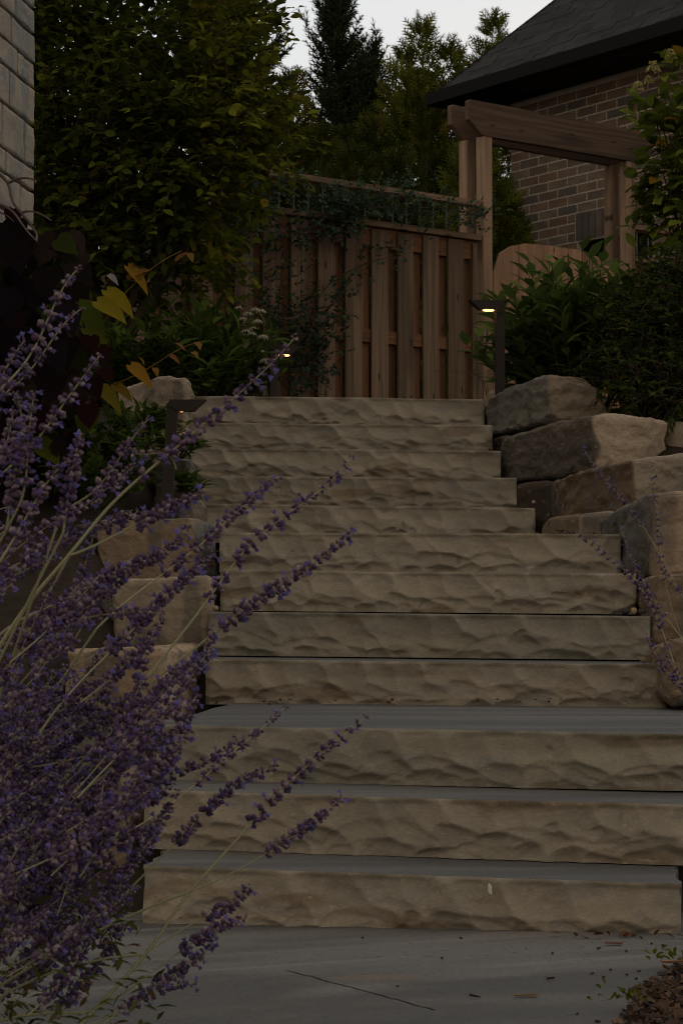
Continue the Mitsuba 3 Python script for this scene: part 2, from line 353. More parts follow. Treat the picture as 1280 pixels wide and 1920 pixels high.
def rock_face(s, h, L, H, seed):
    """Outward relief (metres) of a split face at s along it and h above its foot: hand-struck scallops that meet in ridges."""
    r = rng_of(seed)
    base = .005 * np.sin(np.pi * np.clip(h / H, 0, 1) ** .8) + .010 * (meshkit.fbm(np.stack([s * 2.2, h * 6, s * 0 + seed], -1), 2) - .5)
    d = np.full(s.shape, 9.0)
    def strike(cx, ch, dep, k1, ku, kd, ang):
        nonlocal d
        ds, dh = s - cx, h - ch
        u, w = ds * math.cos(ang) + dh * math.sin(ang), -ds * math.sin(ang) + dh * math.cos(ang)
        d = np.minimum(d, -dep + k1 * u * u + np.where(w > 0, ku, kd) * w * w)
    x = -.1
    while x < L + .15:                                             # upper row: long slanting scallops
        strike(x + r.normal(0, .02), H * r.uniform(.55, .95), r.uniform(.011, .026), r.uniform(1.6, 4.2), r.uniform(2.5, 6), r.uniform(4, 11), r.uniform(-.95, -.2))
        x += r.uniform(.05, .13)
    arch = np.zeros(s.shape)
    def row(lo, hi, w0, w1, d0, d1, step0, step1, keep):           # arched break-outs: a sharp overhanging lip, the stone running out again below it
        nonlocal arch
        x = -.1
        while x < L + .15:
            if r.random() < keep:
                w, a, dp, sk, ft = r.uniform(w0, w1), H * r.uniform(lo, hi), r.uniform(d0, d1), r.uniform(-1.3, .1), H * r.uniform(-.1, .05)
                t = (s - x - sk * h) / w
                t = t + .12 * (meshkit.noise(np.stack([s * 40, h * 40, s * 0 + x * 9], -1)) - .5)
                lip = ft + (a - ft) * np.sqrt(np.clip(1 - t * t, 0, 1)) ** 1.3
                q = np.clip((h - ft) / np.maximum(lip - ft, 1e-4), 0, 1)
                inside = (np.abs(t) < 1) & (h < lip)
                arch = np.where(inside, np.minimum(arch, -dp * q * np.clip((1 - q) / .20, 0, 1) ** .7 * np.clip((lip - ft) / (a - ft), 0, 1) ** .7), arch)
            x += r.uniform(step0, step1)
    row(.34, .64, .09, .20, .006, .012, .10, .24, .65)
    row(.16, .42, .06, .13, .005, .011, .08, .16, .7)
    x = -.1
    while x < L + .15:                                             # middle: struck hollows
        if r.random() < .8:
            strike(x + r.normal(0, .02), H * r.uniform(.22, .50), r.uniform(.008, .018), r.uniform(2.0, 6), r.uniform(16, 50), r.uniform(3, 7), r.uniform(-.5, .1))
        x += r.uniform(.07, .16)
    x = -.1
    while x < L + .15:                                             # foot: small hollows under a ledge
        strike(x + r.normal(0, .02), H * r.uniform(-.02, .18), r.uniform(.011, .022), r.uniform(2.5, 7), r.uniform(18, 55), r.uniform(3, 7), r.uniform(-.35, .2))
        x += r.uniform(.05, .12)
    for _ in range(int(L * 5)):                                   # small flakes
        strike(r.uniform(0, L), H * r.uniform(.05, .7), r.uniform(.010, .020), r.uniform(10, 30), r.uniform(70, 200), r.uniform(5, 14), r.uniform(-.5, .3))
    # chips end in thin curved steps: sharpen the transition slightly
    p3 = np.stack([s * 26, h * 40, s * 0 + seed], -1)
    d = base + np.minimum(d, .004) + arch + .0042 * (meshkit.fbm(p3, 3) - .5)
    top = np.clip((H - h) / .016, 0, 1)
    nick = .012 * np.clip(meshkit.noise(np.stack([s * 19, s * 0, s * 0 + seed], -1)) - .55, 0, 1) * np.clip(1 - (H - h) / .03, 0, 1)
    return d * (.3 + .7 * top) - nick - .0045 * np.clip(1 - (H - h) / .006, 0, 1)

def slab(k):
    pl, yl, pr, yr, Y, m, H, depth = STEPS[k]
    tl, tr = (pl - 640) / FOCAL, (pr - 640) / FOCAL
    Yl, Yr = Y / (1 - tl * m), Y / (1 - tr * m)
    A, B = at(pl, yl, Yl), at(pr, yr, Yr)
    if k > 1:                                                      # the joint below: open where the stones do not quite meet
        q = STEPS[k - 1]
        H = (A[2] + B[2]) / 2 - (at(q[0], q[1], q[4])[2] + at(q[2], q[3], q[4])[2]) / 2 - {2: .005, 3: .005, 5: .0055, 6: .005, 7: .001}.get(k, -.004)
    L = float(np.linalg.norm((B - A)[:2]))
    u = np.array([(B - A)[0], (B - A)[1], 0]) / L
    back = np.array([-u[1], u[0], 0])
    nx, nh = int(L / .0048), int(H / .0046)
    S, Hh = np.meshgrid(np.linspace(0, L, nx), np.linspace(0, H, nh), indexing='ij')
    D = rock_face(S, Hh, L, H, 100 + k)
    endr = np.clip(np.minimum(S, L - S) / .02, 0, 1)
    D = D - .012 * (1 - endr) ** 2
    ztop = A[2] + (B[2] - A[2]) * S / L
    V = A * [1, 1, 0] + S[..., None] * u - D[..., None] * back
    sag = .0035 * (meshkit.noise(np.stack([S * 3.1, S * 0, S * 0 + k], -1)) - .5)
    V[..., 2] = ztop - H + Hh + sag * (Hh / H) ** 3
    V[:, 0, 2] -= .0
    a, b = np.meshgrid(np.arange(nx - 1), np.arange(nh - 1), indexing='ij')
    g = lambda i, j: i * nh + j
    F4 = np.stack([g(a, b), g(a + 1, b), g(a + 1, b + 1), g(a, b + 1)], -1).reshape(-1, 4)
    face = (V.reshape(-1, 3), np.vstack([F4[:, [0, 1, 2]], F4[:, [0, 2, 3]]]))
    # body: sawn top, split ends, the front edge following the face's top row
    step = max(1, nx // 120)
    front = V[::step, -1].copy()
    front = np.vstack([front, V[-1:, -1]]) if (nx - 1) % step else front
    rr = rng_of(300 + k)
    bl, br = front[0] + back * depth, front[-1] + back * depth
    ring = [front]
    ends = lambda p, q: np.array([p + (q - p) * t + u * rr.normal(0, .006) for t in np.linspace(.06, .97, 9)])
    top = np.vstack([front, ends(front[-1], br), br, bl, ends(bl, front[0])])
    top[:, 2] = A[2] + (B[2] - A[2]) * ((top - A) @ u) / L
    top[:len(front), 2] = front[:, 2]
    low = top.copy()
    low[:, 2] -= H - .004
    low[:len(front)] += back * .035
    low += (meshkit.noise(low * 9)[:, None] - .5) * .004
    n = len(top)
    poly = trimesh.creation.triangulate_polygon(Polygon(np.c_[(top - A) @ u, (top - A) @ back]), engine='earcut')
    uv, tf = poly
    key = {(round(x, 7), round(y, 7)): i for i, (x, y) in enumerate(np.c_[(top - A) @ u, (top - A) @ back])}
    remap = np.array([key[(round(x, 7), round(y, 7))] for x, y in uv])
    tf = remap[tf]
    nz = np.cross(top[tf[:, 1]] - top[tf[:, 0]], top[tf[:, 2]] - top[tf[:, 0]])[:, 2]
    tf[nz < 0] = tf[nz < 0][:, ::-1]
    i = np.arange(len(front) - 1, n)
    j = (i + 1) % n
    sides = np.vstack([np.stack([i, i + n, j], 1), np.stack([j, i + n, j + n], 1)])
    t = thing('stone_step', STEP_LABEL[k], 'stone step')
    put(t, 'split_face', face, {3: 'mat_split_stone_grey', 5: 'mat_split_stone_grey', 2: 'mat_split_stone', 1: 'mat_split_stone', 4: 'mat_split_stone', 9: 'mat_split_stone'}.get(k, 'mat_split_stone_pale'), smooth=True)
    put(t, 'tread', (np.vstack([top, low]), np.vstack([tf, tf[:, ::-1] + n, sides])), 'mat_sawn_stone')

for k in STEPS:
    slab(k)

# ---------------------------------------------------------------- boulders of the two dry-stacked walls
ICO = trimesh.creation.icosphere(1, 1.0).vertices
def boulder_mesh(edges, depth, seed, extra=(), r=.022, rough=1.0, tilt=(0, 0)):
    """edges: visible upright edges (px, y of top, y of foot, distance); the stone runs back 'depth' metres from them."""
    pts = []
    for px, yt, yb, Y in edges:
        pts += [at(px, yt, Y), at(px, yb, Y)]
    k = len(edges)
    rr = rng_of(seed)
    for e in (edges[0], edges[-1]):
        px, yt, yb, Y = e
        p, q = at(px, yt, Y), at(px, yb, Y)
        g = np.array([tilt[0], depth, 0])
        pts += [p + g + [0, 0, rr.uniform(-.05, .02)], q + g]
    pts = np.array(pts)
    c = pts.mean(0)
    inner = c + (pts - c) * (1 - r / np.maximum(np.linalg.norm(pts - c, axis=1, keepdims=True), r * 2))
    ex = np.array([at(*e) for e in extra]) if len(extra) else np.zeros((0, 3))
    cloud = np.vstack([(inner[:, None] + ICO[None] * r).reshape(-1, 3), ex.reshape(-1, 3)])
    m = trimesh.convex.convex_hull(cloud)
    v, f = trimesh.remesh.subdivide_to_size(m.vertices, m.faces, 0.022, max_iter=12)
    m = trimesh.Trimesh(v, f)
    m.merge_vertices()
    n = np.array(m.vertex_normals)
    p = np.array(m.vertices)
    o = seed * 7.3
    big = meshkit.fbm(p * 3.2 + o, 3, seed) - .5
    cut = meshkit.fbm(p * 7.5 + o + 40, 3, seed + 5)
    cut = np.minimum(cut, .52) - .47                                # flats with the odd hollow
    strata = meshkit.noise(np.c_[p[:, 0] * 1.5 + o, p[:, 1] * 1.5, p[:, 2] * 26 + 3 * big]) - .5
    fine = meshkit.fbm(p * 26 + o, 3, seed + 9) - .5
    d = (.045 * big + .075 * cut + .012 * strata + .017 * fine) * rough
    p = p + n * d[:, None]
    for _ in range(int(8 * rough)):                               # flat breaks where corners and faces have split off
        a = unit(rr.normal(size=3) * [1, 1, .8])
        h = (p - c) @ a
        lim = h.max() * rr.uniform(.90, .98)
        p = p - np.clip(h - lim, 0, None)[:, None] * a * .9
    m.vertices = p
    return m

BOULDERS = [
    # material, label, edges, depth, extra points, roughness
    ('mat_boulder_round', 'large rounded grey boulder on top of the right wall, beside the lit lamp post', [(917, 752, 812, 11.35), (1032, 712, 786, 10.75), (1136, 726, 786, 10.95)], .55, [(960, 722, 11.1), (1080, 705, 10.85)], 1.15),
    ('mat_boulder_tan', 'small tan stone between the top step and the big rounded boulder', [(921, 733, 765, 11.75), (946, 732, 765, 11.7)], .22, [], .5),
    ('mat_boulder_two_tone', 'long dark block with a bright tan end, under the big rounded boulder', [(947, 824, 900, 10.75), (1115, 783, 880, 10.1), (1253, 793, 868, 10.3)], .6, [(1020, 798, 10.5)], .9),
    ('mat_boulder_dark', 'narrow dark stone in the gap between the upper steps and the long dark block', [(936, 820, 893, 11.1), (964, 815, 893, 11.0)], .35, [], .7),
    ('mat_boulder_tan', 'tan stone cut by the right frame edge, level with the long grey block', [(1254, 799, 872, 10.45), (1345, 795, 872, 10.4)], .5, [], .8),
    ('mat_boulder_streaked', 'brown streaked block with a wide pale top ledge, third course of the right wall', [(1062, 894, 978, 9.75), (1188, 868, 950, 9.2), (1345, 858, 948, 9.3)], .6, [], .9),
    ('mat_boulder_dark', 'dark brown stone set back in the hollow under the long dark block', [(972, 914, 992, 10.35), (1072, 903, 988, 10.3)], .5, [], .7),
    ('mat_boulder_brown', 'low brown stone lying on the step under the streaked block', [(1032, 978, 1004, 9.5), (1102, 972, 1004, 9.4)], .3, [], .5),
    ('mat_boulder_tan', 'low yellowish stone with a green weed on it, beside the grey slanting face', [(1096, 969, 1004, 9.3), (1158, 966, 1004, 9.2)], .3, [], .5),
    ('mat_boulder_grey', 'blue-grey slab end leaning at the right end of the wide step', [(1150, 962, 1078, 8.9), (1220, 932, 1080, 8.35), (1226, 930, 1080, 8.40)], .5, [], .8),
    ('mat_boulder_rust', 'squared orange-tan block at the right frame edge, above the dark joint', [(1227, 928, 1077, 8.32), (1345, 922, 1076, 8.35)], .45, [], .7),
    ('mat_boulder_brown', 'brown block at the right frame edge, below the orange-tan block', [(1203, 1106, 1188, 8.3), (1230, 1084, 1202, 7.95), (1345, 1080, 1200, 7.95)], .5, [], .9),
    ('mat_boulder_brown', 'lowest dark brown boulder in view on the right, beside the pale step', [(1243, 1236, 1300, 7.65), (1258, 1208, 1312, 7.35), (1345, 1202, 1310, 7.35)], .5, [], .9),
    ('mat_boulder_tan', 'pale rounded boulder on top of the left wall, behind the tall dark path lamp', [(226, 736, 808, 11.3), (346, 714, 806, 11.0), (351, 722, 806, 11.25)], .5, [(290, 712, 11.1), (320, 709, 11.05)], .9),
    ('mat_boulder_tan', 'flat pale stone right under the top left boulder', [(262, 822, 866, 10.85), (338, 813, 866, 10.7), (350, 818, 866, 10.9)], .4, [], .6),
    ('mat_boulder_grey', 'dark mossy stone half hidden by leaves behind the path lamp', [(290, 868, 915, 10.5), (352, 862, 915, 10.35)], .4, [], .7),
    ('mat_boulder_tan', 'rounded pale boulder at the foot of the path lamp', [(295, 912, 990, 10.0), (346, 904, 985, 9.85), (378, 955, 988, 9.95)], .45, [(330, 897, 9.95), (360, 912, 9.92)], .9),
    ('mat_boulder_squared', 'upper of the two squared tan blocks left of the steps, with a grey end', [(185, 982, 1086, 9.0), (366, 979, 1085, 8.85), (389, 986, 1085, 9.25)], .5, [], .6),
    ('mat_boulder_grey', 'dark stone in deep shade left of the squared tan blocks', [(92, 992, 1090, 9.35), (187, 988, 1090, 9.2)], .5, [], .8),
    ('mat_boulder_tan', 'lower of the two squared tan blocks left of the steps', [(218, 1094, 1209, 8.3), (390, 1087, 1207, 8.2), (394, 1090, 1206, 8.55)], .5, [], .6),
    ('mat_boulder_grey', 'grey stone behind the densest purple flowers', [(55, 1096, 1212, 8.55), (216, 1096, 1212, 8.4)], .5, [], .8),
    ('mat_boulder_rust', 'orange-brown block with a pale top and grey right end behind the purple flowers', [(128, 1226, 1366, 7.4), (300, 1226, 1363, 7.2), (352, 1216, 1346, 7.65)], .55, [], .8),
    ('mat_boulder_grey', 'low grey stone at the left end of the landing step', [(88, 1374, 1448, 6.9), (270, 1370, 1452, 6.62), (281, 1374, 1450, 6.95)], .45, [], .7),
    ('mat_boulder_brown', 'brown stone at the left end of the second step, mostly hidden by purple flowers', [(38, 1456, 1640, 6.15), (240, 1458, 1622, 5.92), (258, 1460, 1620, 6.3)], .5, [], .8),
]
for i, (mat, label, edges, depth, extra, rough) in enumerate(BOULDERS):
    single('boulder', boulder_mesh(edges, depth, 11 + i, extra, rough=rough), mat, label, 'boulder', smooth=34)

# ---------------------------------------------------------------- fence, arch and gate (one slanting line)
U, N, Z = np.array([.8, .6, 0]), np.array([.6, -.8, 0]), np.array([0, 0, 1.0])   # along the fence, towards us, up
O = np.array([1.06, 16.0, 0])
def fl(s, n, z):
    return O + U * s + N * n + Z * z
BOT, PANEL, TOP = 1.93, 3.60, 3.86
def fence(s0, s1, label, first_board=None, boards=True):
    t = thing('fence', label, 'fence', 'board fence panels')
    r = rng_of(int(50 + 10 * s1))
    fr = lambda s, n, z, ls, ln, lz: framebox(fl(s, n, z), U, -N, Z, ls, ln, lz)
    put(t, 'top_rail', fr(s0, .055, TOP - .038, s1 - s0, .11, .040), 'mat_rail')
    put(t, 'cap_rail', fr(s0, .065, PANEL - .04, s1 - s0, .13, .042), 'mat_rail')
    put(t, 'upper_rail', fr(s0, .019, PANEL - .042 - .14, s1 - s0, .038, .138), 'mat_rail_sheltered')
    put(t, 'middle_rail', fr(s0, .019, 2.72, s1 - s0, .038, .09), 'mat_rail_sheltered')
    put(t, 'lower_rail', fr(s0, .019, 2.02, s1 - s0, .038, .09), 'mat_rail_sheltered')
    s = s0 + .07
    while s < s1 - .03:
        put(t, 'baluster', tube([fl(s, 0, PANEL), fl(s, 0, TOP - .035)], .006, 6), 'mat_iron', smooth=True)
        s += .127
    if boards:
        s = s1 - .064
        while s - .02 > s0:
            w = .147 + r.normal(0, .002)
            if s < s1 - .1:
                lo = max(s, s0)
                put(t, 'board', fr(lo, .040 + r.uniform(0, .004), BOT + r.uniform(0, .02), w, .017, PANEL - .045 - BOT - .02), 'mat_board')
            else:
                put(t, 'board', fr(s, .040, BOT, .045, .017, PANEL - .045 - BOT - .02), 'mat_board')
            s -= .239
        s = s1 - .145
        while s - .02 > s0:
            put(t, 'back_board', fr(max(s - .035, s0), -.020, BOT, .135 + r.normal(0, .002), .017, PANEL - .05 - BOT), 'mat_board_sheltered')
            s -= .239
    return t
fence(-2.45, -.06, 'weathered board-on-board fence panel in front of the spruce, climbing rose along its top')
fence(-4.9, -2.56, 'shaded end of the board fence, mostly hidden behind the big leafy tree')
p = thing('fence_post', 'fence post at the left end of the panel, half covered by rose leaves', 'fence post')
put(p, 'shaft', framebox(fl(-2.555, .05, BOT - .1), U, -N, Z, .10, .10, TOP + .03 - BOT), 'mat_post')
put(p, 'cap', framebox(fl(-2.57, .065, TOP - .075), U, -N, Z, .13, .13, .03), 'mat_post')

arch = thing('garden_arch', 'weathered timber arch over the garden gate with two dark beams', 'garden arch')
def post_mesh(s, n, z0, z1, w=.092):
    pl = Polygon([(-w / 2 + .008, -w / 2), (w / 2 - .008, -w / 2), (w / 2, -w / 2 + .008), (w / 2, w / 2 - .008), (w / 2 - .008, w / 2), (-w / 2 + .008, w / 2), (-w / 2, w / 2 - .008), (-w / 2, -w / 2 + .008)])
    m = trimesh.creation.extrude_polygon(pl, z1 - z0, engine='earcut')
    M4 = np.eye(4); M4[:3, 0], M4[:3, 1], M4[:3, 3] = U, -N, fl(s, n, z0)
    return m.apply_transform(M4)
put(arch, 'post', post_mesh(.0, .028, BOT - .1, 4.352), 'mat_post')
put(arch, 'post', post_mesh(-.02, -.147, BOT - .1, 4.352), 'mat_post')
put(arch, 'post', post_mesh(1.50, .028, BOT - .1, 4.352), 'mat_post')
put(arch, 'post', post_mesh(1.50, -.147, BOT - .1, 4.352), 'mat_post')
def beam(n):
    s0, s1, h = -.19, 1.74, .255
    pl = Polygon([(s0, .105), (s0 + .13, 0), (s1 - .13, 0), (s1, .105), (s1, h - .012), (s1 - .012, h), (s0 + .012, h), (s0, h - .012)])
    m = trimesh.creation.extrude_polygon(pl, .05, engine='earcut')
    M4 = np.eye(4); M4[:3, 0], M4[:3, 1], M4[:3, 2], M4[:3, 3] = U, Z, N, fl(0, n, 4.355)
    return m.apply_transform(M4)
put(arch, 'beam', beam(.032), 'mat_beam')
put(arch, 'beam', beam(-.175), 'mat_beam')

# the gate under the arch: pale boards with an arched top
gate = thing('garden_gate', 'pale reddish board gate with a gently arched top, behind the broad-leaved shrub', 'gate')
gs = .105
k = 0
while gs < 1.40:
    w = .125
    def top_at(s):
        x = (s - .75) / .67
        return 3.60 - .20 * x ** 4 - (.10 if s < .13 else 0)
    pl = Polygon([(0, 0), (w, 0), (w, top_at(gs + w) - BOT - .05), (w * .5, top_at(gs + w / 2) - BOT - .045), (0, top_at(gs) - BOT - .05)])
    m = trimesh.creation.extrude_polygon(pl, .018, engine='earcut')
    M4 = np.eye(4); M4[:3, 0], M4[:3, 1], M4[:3, 2], M4[:3, 3] = U, Z, N, fl(gs, -.01 if k % 2 else -.004, BOT + .05)
    put(gate, 'board', m.apply_transform(M4), 'mat_gate')
    gs += .1285
    k += 1
put(gate, 'brace', framebox(fl(.11, -.014, 2.25), U, -N, Z, 1.28, .04, .09), 'mat_gate')
put(gate, 'brace', framebox(fl(.11, -.014, 3.15), U, -N, Z, 1.28, .04, .09), 'mat_gate')
fence(1.56, 3.7, 'short rail with thin iron balusters right of the arch, in front of the window')

# ---------------------------------------------------------------- brick house
W, WN = np.array([.6, -.8, 0]), np.array([-.8, -.6, 0])           # along its wall (towards us, right), out of the wall
H0 = np.array([1.64, 20.5, 0])
def hw(w, n, z):
    return H0 + W * w + WN * n + Z * z
house = thing('brick_house', 'brown brick house with a dark shingled hip roof behind the timber arch', 'house')
GR, EAVE = 1.9, 5.72
WIN = (.93, 1.90, 2.7, 4.207)                                     # window opening: w0, w1, z0, z1
LINT = (WIN[0] - .02, WIN[1] + .02, 4.222, 4.478)
mort = [framebox(hw(0, -.004, GR), W, -WN, Z, WIN[0], .2, EAVE - GR), framebox(hw(WIN[1], -.004, GR), W, -WN, Z, 8 - WIN[1], .2, EAVE - GR),
        framebox(hw(WIN[0], -.004, GR), W, -WN, Z, WIN[1] - WIN[0], .2, WIN[2] - GR), framebox(hw(WIN[0], -.004, WIN[3]), W, -WN, Z, WIN[1] - WIN[0], .2, EAVE - WIN[3])]
put(house, 'mortar_wall', cat(mort), 'mat_mortar')
back = framebox(hw(.012, -.22, GR), np.array([.8, .6, 0]), W, Z, 7, .2, EAVE - GR)
put(house, 'far_wall', back, 'mat_mortar')
hr = rng_of(77)
BL, BH, PB, PC = .252, .075, .267, .089
def brick(w0, w1, z0, z1):
    d = .012 + hr.uniform(-.001, .001)
    b = framebox(hw(w0, d - .012, z0), W, -WN, Z, w1 - w0, .04, z1 - z0)
    put(house, 'brick', b, f'mat_brick_{hr.choice(6, p=[.28, .2, .2, .12, .08, .12])}')
rest = []
for c in range(int((EAVE - GR) / PC)):
    z0 = GR + c * PC + .01
    if z0 < 3.28:
        continue
    w = -PB / 2 if c % 2 else 0
    while w < 2.75:
        a, b = max(w, 0.0), w + BL
        segs = [(a, b)]
        for lo, hi, zl, zh in ((WIN[0], WIN[1], WIN[2], WIN[3] + .02), (LINT[0] - .005, LINT[1] + .005, LINT[2] - .01, LINT[3] + .008)):
            if z0 + BH > zl and z0 < zh:
                segs = [x for p0, p1 in segs for x in ((p0, min(p1, lo - .01)), (max(p0, hi + .01), p1)) if x[1] - x[0] > .03]
        for p0, p1 in segs:
            if p1 - p0 > .03:
                brick(p0, p1, z0, z0 + BH)
        w += PB
lw = LINT[0]
while lw < LINT[1] - .05:                                          # soldier course over the window
    put(house, 'lintel_brick', framebox(hw(lw + .005, .006, LINT[2]), W, -WN, Z, .079, .05, LINT[3] - LINT[2]), f'mat_brick_{hr.choice([1, 3, 3, 5])}')
    lw += .089
win = put(house, 'window', cat([framebox(hw(WIN[0], -.06, WIN[2]), W, -WN, Z, .06, .06, WIN[3] - WIN[2]), framebox(hw(WIN[1] - .06, -.06, WIN[2]), W, -WN, Z, .06, .06, WIN[3] - WIN[2]),
                            framebox(hw(WIN[0] + .06, -.06, WIN[3] - .06), W, -WN, Z, WIN[1] - WIN[0] - .12, .06, .06), framebox(hw(WIN[0] + .06, -.06, WIN[2]), W, -WN, Z, WIN[1] - WIN[0] - .12, .06, .06)]), 'mat_black_trim')
put(house, 'window__pane', framebox(hw(WIN[0] + .06, -.09, WIN[2] + .06), W, -WN, Z, WIN[1] - WIN[0] - .12, .01, WIN[3] - WIN[2] - .12), 'mat_dark_room')
# roof: hip with overhanging eaves
OV = .5
E0 = hw(-OV, OV, EAVE)                                            # the eave corner
E1 = hw(8, OV, EAVE)
B0 = E0 + np.array([.8, .6, 0]) * 8                               # far eave
rise = 1.05
def slope_pt(w, t):                                                # w along the eave from the corner, t up the slope in plan metres
    return E0 + W * w - WN * t + Z * (t * rise + .10)
sheet = [slope_pt(-.02, -.02), slope_pt(8.5, -.02), slope_pt(8.5, 3.2), slope_pt(3.2, 3.2)]
far = [slope_pt(-.02, -.02), slope_pt(3.2, 3.2), slope_pt(3.2, 3.2) + np.array([.8, .6, 0]) * 4, E0 + np.array([.8, .6, 0]) * 8 + Z * .1]
put(house, 'roof', (np.array(sheet + far) - Z * .02, np.array([[0, 1, 2, 3], [4, 5, 6, 7]])), 'mat_shingle_0')
sr = rng_of(9)
RN = unit(np.cross(W, unit(-WN + Z * rise)))
RN = RN if RN[2] > 0 else -RN
UP = unit(-WN + Z * rise)
run = .056                                                        # plan exposure of a course
for c in range(19):
    t0 = c * run
    w = t0 - sr.uniform(0, .2)
    while w < 3.2:
        wd = sr.choice([.16, .2, .26, .33])
        a = max(w, t0)
        if w + wd > a + .03:
            p0 = slope_pt(a, t0)
            lift = .008 + (.004 if sr.random() < .4 else 0)
            put(house, 'roof__shingle', framebox(p0 - UP * .012, W, UP, RN, w + wd - a - .006, run * 1.55, lift), f'mat_shingle_{sr.integers(4)}')
        w += wd
cap = []
for c in range(26):                                                # hip caps
    a, b = slope_pt(c * run, c * run), slope_pt((c + 1.25) * run, (c + 1.25) * run)
    cap.append(framebox(a - W * .03 + Z * .012, unit(b - a), unit(np.cross(Z, unit(b - a))), unit(np.cross(unit(b - a), np.cross(Z, unit(b - a)))), np.linalg.norm(b - a), .11, .014))
put(house, 'roof__hip_cap', cat(cap), 'mat_shingle_2')
put(house, 'gutter', framebox(E0 + WN * .09 - W * .09 - Z * .02, W, -WN, Z, 8, .09, .12), 'mat_black_trim')
put(house, 'gutter', framebox(E0 - W * .09 - Z * .018 , np.array([.8, .6, 0]), W, Z, 8, .088, .118), 'mat_black_trim')
put(house, 'soffit', framebox(E0 - Z * .03, W, -WN, Z, 8, OV + .1, .02), 'mat_black_trim')

# ---------------------------------------------------------------- corner of the stone house on the left
SD = unit(np.array([.149, 1, 0]))
SO = np.array([SD[1], -SD[0], 0])                                 # out of the wall, to the right
C0 = np.array([-1.525, 10.5, 0])
stone = thing('stone_house', 'corner of a pale stone block house wall at the upper left', 'house')
core = framebox(C0 - SD * 6 - SO * .035 - SO * .3 + Z * 1.2 + SD * -.02, SD, SO, Z, 6, .3, 5)
put(stone, 'mortar_core', core, 'mat_mortar')
br = rng_of(21)
courses = [1.75, 1.95, 2.20, 2.36, 2.53, 2.69, 2.86, 2.975, 3.19, 3.375, 3.50, 3.645, 3.77, 3.97, 4.15]
def block(s0, s1, z0, z1, seed):
    m = framebox([0, 0, 0], np.array([1., 0, 0]), np.array([0, 1., 0]), Z, s1 - s0, .12, z1 - z0)
    v, f = trimesh.remesh.subdivide_to_size(m.vertices, m.faces, .03, max_iter=10)
    m = trimesh.Trimesh(v, f); m.merge_vertices()
    p = np.array(m.vertices)
    lo, hi = np.array([0, 0, 0]), np.array([s1 - s0, .12, z1 - z0])
    e = np.minimum(p - lo, hi - p)
    near = np.sort(e, axis=1)[:, 1:2]                              # distance to the nearest arris along the face
    rnd = np.clip(1 - near / .016, 0, 1) ** 2
    c = (lo + hi) / 2
    p = p - unit(p - c) * rnd * .009
    o = seed * 3.7
    p += unit(p - c) * ((meshkit.fbm(np.array(m.vertices) * 7 + o, 3) - .5) * .02 + (meshkit.fbm(np.array(m.vertices) * 30 + o, 2) - .5) * .007)[:, None]
    A4 = np.eye(4); A4[:3, 0], A4[:3, 1], A4[:3, 3] = SD, SO, C0 + SD * s0 - SO * .115 + Z * z0
    m.vertices = p
    return m.apply_transform(A4)
for i in range(len(courses) - 1):
    s1 = br.uniform(-.012, .012)
    n = 0
    while s1 > -1.6:
        ln = br.uniform(.16, .34) if n == 0 and i % 2 else br.uniform(.3, .6)
        s0 = s1 - ln
        put(stone, 'block', block(s0, s1 - .008, courses[i] + .006, courses[i + 1] - .006, i * 5 + n), 'mat_wall_block', smooth=40)
        s1 = s0
        n += 1

# ---------------------------------------------------------------- path lamps
def lamp(foot, top_z, yaw, label, lean=(0, 0), w=.046, head=.17, led_size=.032, sunk=0.0, glow=1.0):
    t = thing('path_lamp', label, 'path light', 'bronze path lamps by the steps')
    h = top_z - foot[2]
    M4 = trimesh.transformations.translation_matrix(foot) @ trimesh.transformations.rotation_matrix(yaw, [0, 0, 1])
    S4 = np.eye(4); S4[0, 2], S4[1, 2] = lean
    M4 = M4 @ S4
    pl = Polygon([(-w / 2, 0), (w / 2, 0), (w / 2, h - .052), (-w / 2, h - .052 + .052 - w * .85)])
    # side outline: upright with a mitred shoulder, arm, undercut nose
    up = trimesh.creation.extrude_polygon(Polygon([(-w / 2, 0), (w / 2, 0), (w / 2, h - .050), (-w / 2, h - .020)]), w, engine='earcut')
    arm = trimesh.creation.extrude_polygon(Polygon([(-w / 2, h - .0195), (w / 2, h - .0495), (head - .052, h - .0495), (head, h), (-w / 2 + .018, h)]), w + .018, engine='earcut')
    R4 = trimesh.transformations.rotation_matrix(math.pi / 2, [1, 0, 0])
    up.apply_transform(R4); up.apply_translation([0, w / 2, 0])
    arm.apply_transform(R4); arm.apply_translation([0, (w + .018) / 2, 0])
    put(t, 'pole', up.apply_transform(M4), 'mat_lamp')
    put(t, 'head', arm.apply_transform(M4), 'mat_lamp')
    led = trimesh.creation.icosphere(2, 1.0)
    led.apply_scale([led_size, led_size * .62, .006])
    led.apply_translation([w / 2 + led_size + .008, 0, h - .0525 + sunk])
    k = put(t, 'light_panel', led.apply_transform(M4), 'mat_white')
    scene[k]['emitter'] = {'type': 'area', 'radiance': rgb(*[x * glow for x in LAMP])}
LAMP = (.075, .030, .0085)
fr_ = at(937, 742, 11.55)
lamp([fr_[0], fr_[1], 1.86], at(937, 564, 11.55)[2], math.pi + .15, 'lit bronze path lamp at the right end of the top step, above the rounded boulder')
fl_ = at(309, 935, 9.35)
lamp([fl_[0], fl_[1], 1.1], at(325, 750, 9.35)[2], .0, 'tall dark bronze path lamp leaning among the purple flower spikes', lean=(.055, 0), w=.048, head=.148, led_size=.009, sunk=.004, glow=.12)
fm_ = at(512, 745, 11.98)
lamp([fm_[0], fm_[1], 1.86], at(512, 648, 11.98)[2], .25, 'small path lamp near the white coneflowers, glowing in front of the fence', head=.15)

